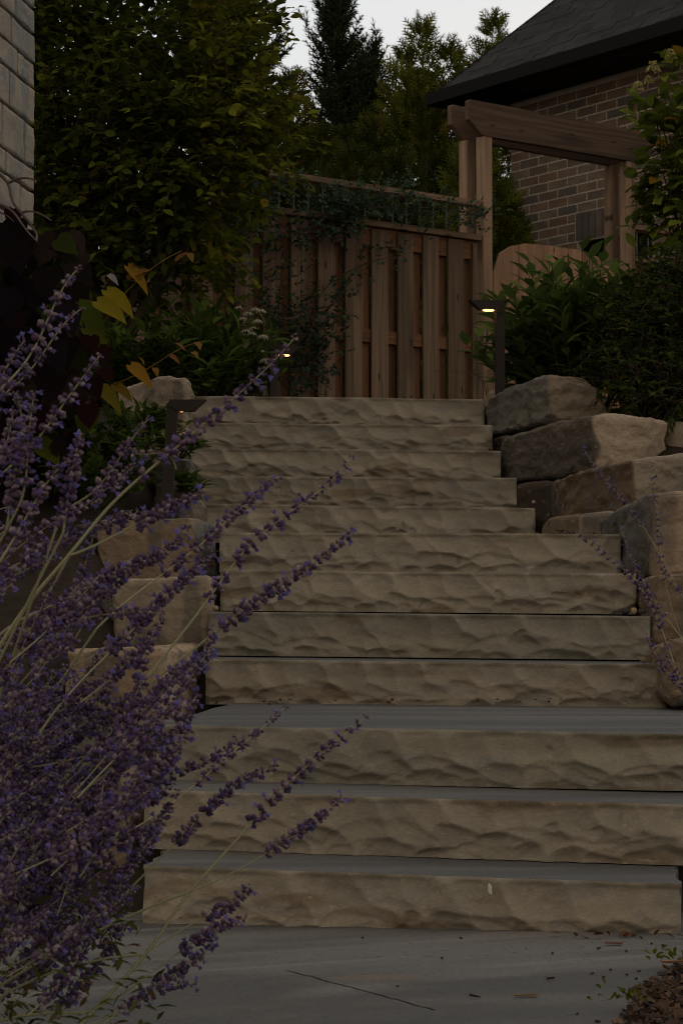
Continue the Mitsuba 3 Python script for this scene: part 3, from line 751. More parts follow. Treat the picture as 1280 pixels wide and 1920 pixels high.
# ---------------------------------------------------------------- foliage builders
def leaf_colors(r, n, lo, hi, spread=.18, yellow=0.0, ycol=(.16, .13, .03)):
    t = r.random(n)[:, None]
    c = np.asarray(lo) * (1 - t) + np.asarray(hi) * t
    c = c * (1 + spread * r.normal(size=(n, 1)))
    k = r.random(n) < yellow
    c[k] = np.asarray(ycol) * (.7 + .6 * r.random((k.sum(), 1)))
    return np.clip(c, .004, 1)

def put_leaves(t, tmpl, pos, axis, up, L, W, col, n_parts, r, part='leaf', mass='foliage', mat='mat_leaf', cell=.05):
    """The nearest, largest leaves become parts of their own, the rest one mass."""
    n = len(pos)
    L, W = np.broadcast_to(L, (n,)).copy(), np.broadcast_to(W, (n,)).copy()
    order = np.argsort(pos[:, 1] - L * 3)
    taken, pick = set(), []
    for i in order:
        if len(pick) >= n_parts: break
        d = pos[i] + axis[i] * L[i] * .5
        k = (int(d[0] / d[1] / cell * 10), int((d[2] - EYE) / d[1] / cell * 10))
        if k in taken or abs(d[0] / d[1]) > .162 or (d[2] - EYE) / d[1] > .288: continue
        taken.add(k); pick.append(i)
    for i in pick:
        v, f, c = scatter(*tmpl, pos[i:i + 1], axis[i:i + 1], up[i:i + 1], L[i:i + 1], W[i:i + 1], col[i:i + 1])
        put(t, part, (v, f), mat, smooth=True, color=c)
    rest = np.setdiff1d(np.arange(n), pick)
    if len(rest):
        v, f, c = scatter(*tmpl, pos[rest], axis[rest], up[rest], L[rest], W[rest], col[rest])
        put(t, mass, (v, f), mat, smooth=True, color=c, kind='stuff' if n_parts == 0 or len(rest) > 0 else None)

def sphere_dirs(r, n):
    return unit(r.normal(size=(n, 3)))

def twiggy(r, blobs, n_twigs, leaves, tlen, droop=.15, hollow=.35, face=None):
    """Leaf positions on twigs that fill the blobs (x, y, z, radius): returns pos, axis, up and the twig tubes."""
    b = np.array(blobs, float)
    w = b[:, 3] ** 2.2
    pick = r.choice(len(b), n_twigs, p=w / w.sum())
    d = sphere_dirs(r, n_twigs)
    rad = b[pick, 3] * (hollow + (1 - hollow) * r.random(n_twigs) ** .5)
    start = b[pick, :3] + d * rad[:, None]
    tdir = unit(d * .8 + r.normal(size=(n_twigs, 3)) * .45 + [0, 0, .25])
    pos, axis, up, tubes = [], [], [], []
    for i in range(n_twigs):
        ln = tlen * r.uniform(.6, 1.3)
        k = int(r.integers(leaves[0], leaves[1] + 1))
        s = np.linspace(.12, 1, k)
        side = unit(np.cross(tdir[i], [0, 0, 1.0]) + 1e-3)
        sag = np.outer(s ** 2, [0, 0, -droop * ln])
        p = start[i] + tdir[i] * ln * s[:, None] + sag
        sg = np.where(np.arange(k) % 2, 1, -1)[:, None]
        ax = unit(tdir[i] * .55 + side * sg * .75 + r.normal(size=(k, 3)) * .28 + [0, 0, -.12])
        pos.append(p); axis.append(ax)
        up.append(unit(np.array([0, 0, 1.0]) + r.normal(size=(k, 3)) * .38 + d[i] * .35))
        tubes.append(tube(np.vstack([start[i] - tdir[i] * .05, p]), np.linspace(.0028, .001, k + 1), 3))
    return np.vstack(pos), np.vstack(axis), np.vstack(up), tubes

# ---------------------------------------------------------------- big leafy tree on the left
def blob(px, py, Y, r):
    return (*at(px, py, Y), r)
r = rng_of(101)
tree = thing('leafy_tree', 'big dark broadleaf tree filling the upper left, beside the stone house', 'tree')
B = [blob(*x) for x in [(105, 40, 12.6, .34), (100, 150, 12.6, .34), (120, 260, 12.4, .34), (110, 360, 12.4, .30), (200, 190, 12.2, .36), (220, 290, 12.1, .34), (235, 385, 12.2, .26),
     (300, 250, 12.0, .36), (330, 330, 12.0, .32), (340, 150, 12.2, .34), (420, 130, 12.0, .26), (420, 210, 11.9, .32), (400, 290, 12.0, .30), (462, 215, 12.0, .16), (455, 60, 12.1, .17), (395, 55, 12.2, .22),
     (455, 265, 12.3, .16), (150, 430, 12.2, .26), (300, 420, 12.1, .22), (190, 95, 12.5, .24), (120, -90, 12.6, .45), (260, -120, 12.6, .32), (420, -80, 12.5, .30), (20, 60, 12.9, .4), (120, 40, 13.4, .45), (140, 200, 13.4, .5), (350, 60, 13.3, .28), (250, 200, 13.2, .4), (400, 200, 13.0, .35), (30, 300, 13.0, .45), (-60, 150, 13.0, .5),
     (360, 395, 12.4, .2), (90, 470, 12.6, .28), (240, 470, 12.5, .2), (330, 440, 12.6, .18), (270, 500, 12.7, .2), (345, 490, 12.9, .18), (395, 455, 12.8, .16), (180, 510, 12.7, .2), (390, 510, 13.2, .15)]]
pos, ax, up, tubes = twiggy(r, B, 2500, (6, 10), .30)
col = leaf_colors(r, len(pos), (.044, .064, .010), (.112, .136, .021), .22, .03, (.20, .17, .025))
# leaf colours raised and yellowed on the right flank of the crown
k = (pos[:, 0] / pos[:, 1] > -.072)
col[k] = col[k] * [1.7, 1.45, 1.1]
put_leaves(tree, LEAF_OVAL, pos, ax, up, .072 * r.uniform(.65, 1.25, len(pos)), .048 * r.uniform(.75, 1.2, len(pos)), col, 300, r, cell=.03)
base = np.array([at(200, 640, 12.5)[0], 12.5, 1.85])
wood = []
for i in range(7):
    tgt = np.array(B[[2, 4, 7, 11, 9, 13, 15][i]][:3])
    mid = base + (tgt - base) * .5 + [r.normal(0, .12), r.normal(0, .1), .15]
    top = tgt + [r.normal(0, .1), 0, .3]
    wood.append(tube(spline([base + [r.normal(0, .06), r.normal(0, .06), 0], mid, tgt, top], 14), np.linspace(.035, .008, 14), 6))
put(tree, 'trunk', join(wood), 'mat_bark', smooth=True)
put(tree, 'twigs', join(tubes), 'mat_bark', kind='stuff')
# the sprig that stands out against the sky
sp = spline([at(470, 60, 11.9), at(505, 33, 11.9), at(522, 5, 11.9), at(540, -30, 11.9)], 12)
put(tree, 'branch', tube(sp, np.linspace(.004, .002, 12), 4), 'mat_bark')
for px, py, qx, qy in [(495, 40, 503, 24), (508, 22, 519, 28), (505, 55, 518, 60), (520, -4, 545, 2), (498, 52, 488, 70), (532, -2, 548, -12)]:
    p0, p1 = at(px, py, 11.9), at(qx, qy, 11.86)
    v, f, c = scatter(*LEAF_OVAL, p0[None], (p1 - p0)[None], np.array([[.2, -.6, .7]]), [.062], [.045], np.array([[.10, .10, .022]]))
    put(tree, 'leaf', (v, f), 'mat_leaf', smooth=True, color=c)

# ---------------------------------------------------------------- conifers behind the fence
NEED = []
for a_ in range(9):
    a0 = a_ * 2.399
    h0 = .05 + .85 * (a_ / 9)
    ca, sa = math.cos(a0), math.sin(a0)
    NEED.append(((0, h0 - .06, 0), (.5 * ca, h0 + .26, .5 * sa), (.12 * -sa, h0 + .06, .12 * ca)))
NV = np.array([p for t in NEED for p in t] + [(-.09, 0, 0), (.09, 0, .05), (0, 0, -.09), (0, 1.08, 0)])
k0 = len(NEED) * 3
NF = np.vstack([np.arange(k0).reshape(-1, 3), [[k0, k0 + 1, k0 + 3], [k0 + 1, k0 + 2, k0 + 3], [k0 + 2, k0, k0 + 3]]])
def brush_scatter(pos, axis, L, W, col, r):
    up = sphere_dirs(r, len(pos))
    side = unit(np.cross(axis, up)); nrm = np.cross(side, axis)
    v = pos[:, None] + NV[None, :, 1:2] * (axis * L[:, None])[:, None] + NV[None, :, 0:1] * (side * W[:, None])[:, None] + NV[None, :, 2:3] * (nrm * W[:, None])[:, None]
    f = NF[None] + (np.arange(len(pos)) * len(NV))[:, None, None]
    return v.reshape(-1, 3), f.reshape(-1, 3), np.repeat(col, len(NV), axis=0)

def spruce(x, y, ztop, slope, label, seed, zlow=2.2, rmax=1.6, lo=(.022, .034, .013), hi=(.048, .068, .024), step=.075):
    r = rng_of(seed)
    t = thing('spruce_tree', label, 'tree')
    P_, A_, S_ = [], [], []
    put(t, 'trunk', tube([[x, y, 1.8], [x + .02, y, (1.8 + ztop) / 2], [x, y, ztop]], [.13, .08, .008], 7), 'mat_bark', smooth=True)
    z = ztop - .03
    br = []
    while z > zlow:
        h = ztop - z
        R = min(rmax, (.12 + slope * h) * r.uniform(.8, 1.15))
        for _ in range(7 if h < 2.5 else 3):
            a = r.uniform(0, 2 * np.pi)
            el = np.interp(h, [0, .5, 1.5, 3], [1.25, .85, .45, .1]) + r.normal(0, .12)
            Rb = R * r.uniform(.55, 1.15)
            d = np.array([math.cos(a) * math.cos(el), math.sin(a) * math.cos(el), math.sin(el)])
            ln = Rb / max(.3, math.cos(el))
            n = max(3, int(ln / .05))
            s = np.linspace(0, 1, n)[:, None]
            curve = np.array([x, y, z]) + d * ln * s + np.array([0, 0, 1.0]) * (s ** 2.2) * ln * .28
            br.append(tube(curve, np.linspace(.010, .003, n), 3))
            tang = unit(np.gradient(curve, axis=0))
            side = unit(np.cross(tang, [0, 0, 1.0]))
            for i in range(n):
                if i > n * .15:
                    for sg in (-1, 1, 0):
                        P_.append(curve[i]); A_.append(unit(tang[i] * .75 + side[i] * sg * .75 + r.normal(size=3) * .22 + [0, 0, .12]))
                        S_.append(r.uniform(.10, .19) * (1 if sg else 1.15))
        z -= step * r.uniform(.7, 1.3) * (1 if h < 2.5 else 1.3)
    P_, A_, S_ = np.array(P_), np.array(A_), np.array(S_)
    c = leaf_colors(r, len(P_), lo, hi, .2)
    v, f, cc = brush_scatter(P_, A_, S_, .075 * r.uniform(.8, 1.3, len(P_)), c, r)
    put(t, 'crown', (v, f), 'mat_chip', color=cc, kind='stuff')
    put(t, 'branches', join(br), 'mat_bark', kind='stuff')
    return t
x_, _, z_ = at(630, -4, 24)
spruce(x_, 24, z_, .20, 'dark pointed spruce standing alone against the sky behind the fence', 31)
x_, _, z_ = at(692, 135, 24.6)
spruce(x_, 24.6, z_, .17, 'shorter spruce top leaning on the right side of the pointed spruce', 32)
x_, _, z_ = at(395, -230, 19.5)
spruce(x_, 19.5, z_, .27, 'tall dense spruce rising behind the big leafy tree', 33, rmax=1.3)

FV, FF = [], []                                                    # a flat spray of scale leaves
for h_, sg, ln in [(.05, 1, .4), (.12, -1, .45), (.25, 1, .5), (.33, -1, .45), (.45, 1, .4), (.55, -1, .36), (.66, 1, .28), (.74, -1, .22)]:
    k0 = len(FV)
    FV += [(0, h_ - .05, 0), (sg * ln * .7, h_ + ln * .62, .05), (0, h_ + .07, .03)]
    FF.append((k0, k0 + 1, k0 + 2))
k0 = len(FV)
FV += [(-.05, 0, 0), (.05, 0, 0), (0, 1.0, -.05)]
FF.append((k0, k0 + 1, k0 + 2))
SPRAY = (np.array(FV) * [1.25, 1, 1], np.array(FF))
def cedar(x, y, ztop, width, label, seed, n=2600, lo=(.022, .030, .007), hi=(.075, .075, .014), zlow=1.9, leaders=5, group=None):
    r = rng_of(seed)
    t = thing('cedar_tree', label, 'tree', group)
    put(t, 'trunk', tube([[x, y, 1.8], [x, y, (1.8 + ztop) / 2], [x, y, ztop - .3]], [.10, .06, .01], 6), 'mat_bark', smooth=True)
    P_, A_, L_ = [], [], []
    for k in range(leaders):
        a = r.uniform(0, 2 * np.pi)
        off = width * .42 * (k > 0) * r.uniform(.5, 1)
        lx, ly = x + off * math.cos(a), y + off * math.sin(a)
        lt = ztop - (k > 0) * r.uniform(.1, .9)
        m = int(n / leaders)
        h = r.random(m) ** 1.25 * (lt - zlow)                       # from the top down
        R = np.minimum(width * .62, .05 + .42 * h) * (1 + .45 * (meshkit.noise(np.c_[h * 3, r.random(m) * 2, h * 0 + k]) - .5))
        ph = r.uniform(0, 2 * np.pi, m)
        rr = R * r.random(m) ** .4
        P_.append(np.c_[lx + rr * np.cos(ph), ly + rr * np.sin(ph), lt - h])
        A_.append(unit(np.c_[np.cos(ph) * .75, np.sin(ph) * .75, .75 * np.exp(-h) + .25 - .25 * (h > 2)] + r.normal(size=(m, 3)) * .3))
        L_.append(r.uniform(.11, .24, m))
        n2 = 26                                                    # thin leading shoots at the very top
        hh = r.random(n2) * .45
        P_.append(np.c_[lx + r.normal(0, .025, n2), ly + r.normal(0, .025, n2), lt + .12 - hh])
        A_.append(unit(np.c_[r.normal(0, .5, n2), r.normal(0, .5, n2), r.uniform(.4, 1, n2)]))
        L_.append(r.uniform(.07, .15, n2))
    P_, A_, L_ = np.vstack(P_), np.vstack(A_), np.concatenate(L_)
    c = leaf_colors(r, len(P_), lo, hi, .22, .05, (.14, .10, .025))
    v, f, cc = scatter(*SPRAY, P_, A_, sphere_dirs(r, len(P_)), L_, L_ * .75, c)
    put(t, 'crown', (v, f), 'mat_leaf', color=cc, kind='stuff')
    return t
def cedar_at(px, py, Y, width, label, seed, **k):
    p = at(px, py, Y)
    return cedar(p[0], Y, p[2], width, label, seed, **k)
cedar_at(792, 50, 22.5, .75, 'green-gold cedar with feathery tips against the sky, left of the dark roof', 41, n=9500, leaders=9, lo=(.075, .095, .015), hi=(.21, .215, .032))
cedar_at(925, 45, 23.0, .85, 'cedar mostly hidden by the dark roof edge, between the arch and the green-gold cedar', 42, n=8000, leaders=8, lo=(.07, .09, .015), hi=(.20, .205, .032))
cedar_at(545, 150, 21.5, .62, 'yellowish cedar between the big leafy tree and the pointed spruce', 43, n=5200, leaders=7, lo=(.06, .06, .010), hi=(.17, .14, .022))
cedar_at(890, 250, 18.9, .62, 'low green cedar right behind the arch posts', 48, n=5500, leaders=6, lo=(.065, .09, .016), hi=(.17, .19, .034))
for i, (px, py, Y, w) in enumerate([(470, 235, 23, .8), (600, 250, 21, .7), (700, 235, 21.5, .75), (800, 225, 20.5, .7), (390, 230, 24, .9), (300, 300, 22, .9), (660, 290, 19.6, .6), (560, 285, 19.6, .6), (745, 300, 19.4, .6)]):
    cedar_at(px, py, Y, w, 'dark cedar in the close row right behind the fence', 60 + i, n=3300, lo=(.032, .046, .011), hi=(.095, .11, .022), group='cedars in the dark row behind the fence')

# ---------------------------------------------------------------- broad-leaved perennials
def clump(t, r, base, n_stems, height, spread, tmpl, per, L, W, lo, hi, n_parts, lean=(0, 0, 0), whorl=True, cell=.03, stem_c=(.05, .06, .02), yellow=0.0, ycol=(.2, .14, .03), out=.9, rise=.55):
    """Stems fanning up from the ground; leaves in spaced groups along them."""
    pos, ax, up, tubes, tc = [], [], [], [], []
    for _ in range(n_stems):
        a = r.uniform(0, 2 * np.pi)
        q = r.random() ** .6
        b0 = base + np.array([math.cos(a), math.sin(a), 0]) * spread * .35 * q
        h = height * r.uniform(.55, 1.08) * (1 - .35 * q)
        tip = b0 + np.array([math.cos(a) * spread * q, math.sin(a) * spread * q, h]) + np.asarray(lean)
        mid = (b0 + tip) / 2 + [0, 0, h * .10]
        cv = spline([b0, mid, tip], 12)
        tubes.append(tube(cv, np.linspace(.005, .002, 12), 4))
        m = int(r.integers(per[0], per[1] + 1))
        tt = np.linspace(.35, 1, m) ** .9
        ci = np.minimum((tt * 11).astype(int), 11)
        tang = unit(np.gradient(cv, axis=0))[ci]
        ang = np.arange(m) * 2.4 + r.uniform(0, 6)
        sidev = np.c_[np.cos(ang), np.sin(ang), np.zeros(m)]
        pos.append(cv[ci]); ax.append(unit(sidev * out + tang * rise * (.5 + tt[:, None]) + r.normal(size=(m, 3)) * .22))
        up.append(unit(np.array([0, 0, 1.0]) + tang * .4 + r.normal(size=(m, 3)) * .2))
    pos, ax, up = np.vstack(pos), np.vstack(ax), np.vstack(up)
    n = len(pos)
    c = leaf_colors(r, n, lo, hi, .18, yellow, ycol)
    put_leaves(t, tmpl, pos, ax, up, L * r.uniform(.65, 1.2, n), W * r.uniform(.75, 1.2, n), c, n_parts, r, cell=cell)
    m = join(tubes)
    put(t, 'stems', m, 'mat_stem', smooth=True, color=painted(m, stem_c), kind='stuff')

G1, G2 = (.050, .088, .016), (.120, .175, .036)
for i, (px, Y, h, sp, ns, lab) in enumerate([
        (345, 12.0, .74, .42, 46, 'peony bush with upright pointed leaves behind the pale boulder'),
        (400, 12.45, .70, .32, 40, 'peony bush beside the white coneflowers, left of the fence'),
        (250, 12.1, .70, .42, 36, 'shaded peony bush under the big leafy tree')]):
    b0 = at(px, 745, Y); b0[2] = 1.86
    clump(thing('peony_bush', lab, 'shrub', 'peony bushes left of the top step'), rng_of(120 + i), b0, ns, h, sp, LEAF_LANCE, (13, 19), .145, .046, G1, G2, 110)
# broad-leaved shrub right of the arch
b0 = at(1042, 735, 12.05); b0[2] = 1.86
clump(thing('broad_leaved_shrub', 'glossy broad-leaved shrub in front of the pale gate, right of the lit lamp', 'shrub'), rng_of(131), b0, 58, .98, .40, LEAF_LANCE, (14, 20), .17, .062, (.07, .112, .025), (.17, .225, .06), 220, cell=.035)
b0 = at(1090, 735, 11.75); b0[2] = 1.86
clump(thing('broad_leaved_shrub', 'shaded broad-leaved shrub between the glossy one and the dense dark bush', 'shrub'), rng_of(132), b0, 46, .98, .36, LEAF_LANCE, (13, 18), .16, .056, (.048, .08, .018), (.12, .165, .04), 120, cell=.035)

# dense dark bush over the right wall
r = rng_of(140)
bush = thing('dense_bush', 'dense dark fine-leaved bush hanging over the right boulders', 'shrub')
B = [blob(*x) for x in [(1240, 570, 11.2, .22), (1200, 590, 11.4, .18), (1270, 640, 10.9, .28), (1195, 650, 11.1, .25), (1150, 690, 11.4, .16), (1215, 720, 10.7, .20), (1150, 725, 11.1, .15), (1290, 740, 10.6, .2), (1340, 600, 11, .4), (1340, 500, 11.4, .22), (1258, 525, 11.5, .13), (1205, 540, 11.6, .09)]]
pos, ax, up, tubes = twiggy(r, B, 1500, (7, 11), .12, droop=.3)
col = leaf_colors(r, len(pos), (.028, .048, .012), (.075, .105, .026), .22, .02, (.10, .08, .02))
put_leaves(bush, LEAF_LANCE, pos, ax, up, .046 * r.uniform(.7, 1.2, len(pos)), .020, col, 0, r)
put(bush, 'twigs', join(tubes), 'mat_bark', kind='stuff')
b_ = at(1220, 760, 11.2)
put(bush, 'stem', join([tube(spline([[b_[0] + .05 * i, 11.3, 1.75], np.array(B[j][:3])], 6), np.linspace(.014, .006, 6), 5) for i, j in enumerate([0, 1, 2, 3, 4, 5])]), 'mat_bark')

# panicle hydrangea at the right edge
r = rng_of(150)
hyd = thing('hydrangea', 'tall shrub with pale yellow flower heads at the right edge, before the bricks', 'shrub')
B = [blob(*x) for x in [(1262, 170, 12.0, .13), (1238, 215, 12.0, .10), (1218, 182, 12.1, .05), (1255, 255, 11.9, .16), (1242, 322, 11.9, .09), (1262, 345, 11.9, .15), (1300, 200, 12, .25), (1310, 330, 12, .26), (1236, 378, 12, .05), (1300, 420, 12, .2), (1262, 395, 12.0, .08)]]
pos, ax, up, tubes = twiggy(r, B, 150, (4, 6), .15, droop=.3, hollow=.1)
col = leaf_colors(r, len(pos), (.072, .105, .016), (.19, .22, .034), .18, .04, (.2, .13, .02))
put_leaves(hyd, LEAF_OVAL, pos, ax, up, .115 * r.uniform(.65, 1.15, len(pos)), .058 * r.uniform(.8, 1.2, len(pos)), col, 170, r, cell=.02)
hb = np.array([at(1300, 700, 12)[0], 12.1, 1.8])
put(hyd, 'stems', join([tube(spline([hb + [r.normal(0, .05), r.normal(0, .05), 0], (hb + np.array(b[:3])) / 2 + [.05, 0, .2], np.array(b[:3])], 10), np.linspace(.011, .004, 10), 5) for b in B] + tubes), 'mat_bark', kind='stuff')
for px, py, s, c in [(1195, 164, .034, (.52, .45, .2)), (1258, 104, .036, (.55, .49, .2)), (1224, 126, .036, (.52, .45, .18)), (1277, 114, .032, (.42, .34, .12)), (1239, 267, .028, (.50, .33, .05)), (1215, 150, .02, (.42, .36, .16))]:
    p0 = at(px, py, 11.9)
    n = 90
    d = sphere_dirs(r, n)
    q = r.random(n)
    pp = p0 + np.c_[d[:, 0] * s * (1 - q * .75), d[:, 1] * s * (1 - q * .75), (q - .4) * s * 1.7]
    v, f, cc = scatter(*LEAF_SMALL, pp, unit(d + [0, 0, .3]), sphere_dirs(r, n), .014, .012, leaf_colors(r, n, np.array(c) * .7, np.array(c) * 1.15, .15))
    put(hyd, 'flower_head', (v, f), 'mat_petal', color=cc)

# white coneflowers by the small lamp
r = rng_of(160)
cone = thing('coneflower_plant', 'clump of white coneflowers with drooping petals beside the small lamp', 'flowers')
cb = at(478, 745, 12.3); cb[2] = 1.87
st = []
for px, py, Y, s in [(478, 576, 12.5, 1), (490, 579, 12.45, 1), (465, 584, 12.5, .95), (455, 594, 12.5, .9), (482, 598, 12.4, 1.05), (461, 617, 12.4, 1), (475, 612, 12.45, 1), (472, 622, 12.4, .95), (493, 627, 12.3, 1.1), (497, 671, 12.2, 1.2), (489, 655, 12.3, .8), (447, 573, 12.6, .8)]:
    Y -= .25
    p0 = at(px, py, Y)
    st.append(tube(spline([cb + [r.normal(0, .05), r.normal(0, .05), 0], (cb + p0) / 2 + [r.normal(0, .02), 0, .05], p0], 8), .0028, 4))
    m = trimesh.creation.icosphere(1, .011 * s); m.apply_scale([1, 1, .8]); m.apply_translation(p0)
    fk = put(cone, 'flower', m, 'mat_chip', color=painted(m, (.16, .06, .02)))
    n = 11
    a = np.arange(n) * 2 * np.pi / n + r.uniform(0, 1)
    d = unit(np.c_[np.cos(a), np.sin(a), -.75 + r.normal(0, .15, n)])
    v, f, cc = scatter(*LEAF_OVAL, p0 + np.c_[np.cos(a), np.sin(a), -.2 + a * 0] * .008, d, np.c_[np.cos(a) * .5, np.sin(a) * .5, a * 0 + 1], .033 * s, .011 * s, leaf_colors(r, n, (.58, .55, .42), (.72, .69, .56), .05))
    put(fk, 'petals', (v, f), 'mat_petal', smooth=True, color=cc)
m = join(st)
put(cone, 'stems', m, 'mat_stem', color=painted(m, (.05, .07, .025)), kind='stuff')
n = 110
pp = cb + np.c_[r.normal(0, .10, n), r.normal(0, .08, n), r.uniform(.05, .42, n)]
aa = r.uniform(0, 2 * np.pi, n)
put_leaves(cone, LEAF_LANCE, pp, unit(np.c_[np.cos(aa), np.sin(aa), r.uniform(.1, .9, n)]), np.tile([0, 0, 1.0], (n, 1)), .10 * r.uniform(.6, 1.1, n), .026, leaf_colors(r, n, G1, G2, .2), 20, r)

# climbing rose on the fence
r = rng_of(170)
rose = thing('climbing_rose', 'climbing rose with small blue-green leaves trailing along the fence top', 'climbing plant')
def fence_pt(px, py, off=.12):
    t = (px - 640) / FOCAL
    s = (t * 16 - 1.06) / (.8 - .6 * t)
    q = fl(s, 0, 0)
    p = at(px, py, q[1])
    return p + N * off
canes = [[(410, 700), (420, 520), (430, 420), (470, 372), (560, 368)], [(500, 740), (505, 600), (520, 470), (560, 400), (640, 378)], [(545, 740), (550, 640), (590, 540), (660, 500), (745, 462)], [(560, 372), (660, 394), (760, 396), (880, 420)],
         [(590, 400), (610, 430), (640, 400), (700, 372), (745, 384)], [(520, 700), (560, 690), (600, 640), (608, 620)], [(430, 420), (470, 400), (520, 440), (600, 420), (650, 400)], [(480, 640), (520, 590), (570, 590), (600, 560)], [(400, 460), (440, 380), (470, 352), (540, 372)]]
pos, ax, up, tb = [], [], [], []
for ci, cpt in enumerate(canes):
    off = .06 + .03 * (ci % 4)
    cv = spline([fence_pt(*q, off + .02 * i) for i, q in enumerate(cpt)], 40)
    tb.append(tube(cv, np.linspace(.006, .0025, 40), 4))
    for q in cv[2::1]:
        for _ in range(2):
            d = unit(np.array([r.normal(), -abs(r.normal()) * .6, r.normal() - .1]))
            b1 = q + d * r.uniform(.02, .14)
            k = 5
            s = np.linspace(.2, 1, k)[:, None]
            pos.append(b1 + d * .06 * s)
            sd = unit(np.cross(d, [0, 0, 1.0]))
            ax.append(unit(d * .5 + sd * np.where(np.arange(k) % 2, 1, -1)[:, None] + r.normal(size=(k, 3)) * .2)); ax[-1][-1] = d
            up.append(unit(np.array([0, -.5, .8]) + r.normal(size=(k, 3)) * .35))
for px, py, sx, sy, m in [(620, 378, 34, 12, 55), (705, 386, 48, 8, 55), (800, 404, 45, 8, 34), (612, 412, 18, 20, 60), (430, 395, 24, 32, 75), (400, 450, 18, 45, 60), (440, 520, 26, 50, 36), (535, 480, 26, 40, 16), (560, 640, 18, 40, 34), (535, 690, 26, 30, 50), (862, 412, 14, 7, 9), (470, 365, 25, 14, 30), (748, 345, 14, 8, 8)]:
    for _ in range(m):
        q = fence_pt(px + r.normal() * sx, py + r.normal() * sy, r.uniform(.02, .30))
        d = unit(np.array([r.normal(), -abs(r.normal()) * .6, r.normal()]))
        k = 5
        s = np.linspace(.2, 1, k)[:, None]
        pos.append(q + d * .06 * s)
        sd = unit(np.cross(d, [0, 0, 1.0]))
        ax.append(unit(d * .5 + sd * np.where(np.arange(k) % 2, 1, -1)[:, None] + r.normal(size=(k, 3)) * .2)); ax[-1][-1] = d
        up.append(unit(np.array([0, -.5, .8]) + r.normal(size=(k, 3)) * .35))
pos, ax, up = np.vstack(pos), np.vstack(ax), np.vstack(up)
n = len(pos)
put_leaves(rose, LEAF_OVAL, pos, ax, up, .036 * r.uniform(.7, 1.2, n), .024, leaf_colors(r, n, (.042, .072, .048), (.092, .130, .082), .2, .025, (.22, .15, .03)), 0, r)
put(rose, 'canes', join(tb), 'mat_bark', smooth=True)

# ---------------------------------------------------------------- redbud: yellowing heart leaves and dark purple ones
r = rng_of(180)
red = thing('redbud_tree', 'small redbud with dark purple leaves and bare twigs at the left edge', 'tree')
RB = at(-60, 900, 9.0); RB[2] = .95
def stroke(pts, r0, r1, n=16):
    cv = spline([at(*q) for q in pts], n)
    return tube(cv, np.linspace(r0, r1, n), 6)
put(red, 'trunk', tube(spline([RB, RB + [0, .0, .8], at(-40, 330, 8.9), at(-25, 240, 8.9)], 14), np.linspace(.04, .02, 14), 7), 'mat_bare_branch', smooth=True)
for pts, r0, r1 in [([(-25, 300, 8.9), (2, 328, 8.85), (16, 345, 8.8), (22, 370, 8.75), (34, 392, 8.7), (45, 405, 8.7), (68, 450, 8.65)], .0085, .005),
                    ([(16, 342, 8.8), (28, 337, 8.78), (45, 333, 8.75), (62, 336, 8.72), (68, 342, 8.7)], .006, .003),
                    ([(42, 398, 8.7), (60, 396, 8.68), (80, 403, 8.66), (96, 413, 8.64)], .005, .003),
                    ([(-10, 380, 8.8), (8, 386, 8.75), (22, 395, 8.7), (45, 425, 8.6), (70, 452, 8.55)], .006, .003),
                    ([(-10, 396, 8.8), (10, 402, 8.75), (25, 415, 8.7)], .004, .002)]:
    put(red, 'branch', stroke(pts, r0, r1), 'mat_bare_branch', smooth=True)
PUR = [(35, 420, 20), (25, 400, 18), (75, 480, 30), (20, 470, 34), (50, 500, 32), (90, 520, 30), (10, 560, 36), (60, 570, 30), (120, 590, 30), (95, 620, 26), (30, 640, 34), (130, 650, 32), (75, 690, 30), (110, 720, 30), (20, 720, 34), (140, 760, 24), (170, 720, 22), (170, 640, 20), (165, 770, 24), (190, 700, 18), (185, 660, 20), (60, 780, 30), (140, 820, 22),
       (5, 430, 26), (40, 450, 28), (70, 540, 30), (25, 600, 34), (100, 660, 30), (40, 820, 30), (5, 800, 30)]
for i, (px, py, s) in enumerate(PUR):
    Y = 9.0 + r.uniform(-.35, .35)
    p0 = at(px, py - s * .5, Y)
    d = unit(np.array([r.normal() * .35 + .1, -.25, -1.0]))
    cl = [(.018, .011, .014), (.014, .010, .013), (.028, .013, .014), (.018, .015, .019)][int(r.integers(4))]
    if px > 160: cl = (.024, .010, .010)
    v, f, c = scatter(*LEAF_HEART, p0[None], d[None], np.array([[r.normal() * .4, -1, .45]]), [s * Y / 4000 * 2.0], [s * Y / 4000 * 1.9], np.array([cl]))
    put(red, 'leaf', (v, f), 'mat_leaf', smooth=True, color=c)
# a filling of dark leaves behind
n = 520
pp = np.array([at(px, py, Y) for px, py, Y in zip(r.uniform(-80, 150, n), r.uniform(430, 900, n), r.uniform(9.2, 10.2, n))])
dd = unit(np.c_[r.normal(0, .5, n), r.normal(-.2, .3, n), -np.ones(n)])
put_leaves(red, LEAF_HEART, pp, dd, unit(np.c_[r.normal(0, .4, n), -np.ones(n), r.uniform(.2, .8, n)]), .11 * r.uniform(.7, 1.2, n), .10, leaf_colors(r, n, (.022, .017, .016), (.045, .030, .026), .2, .3, (.04, .055, .014)), 0, r)

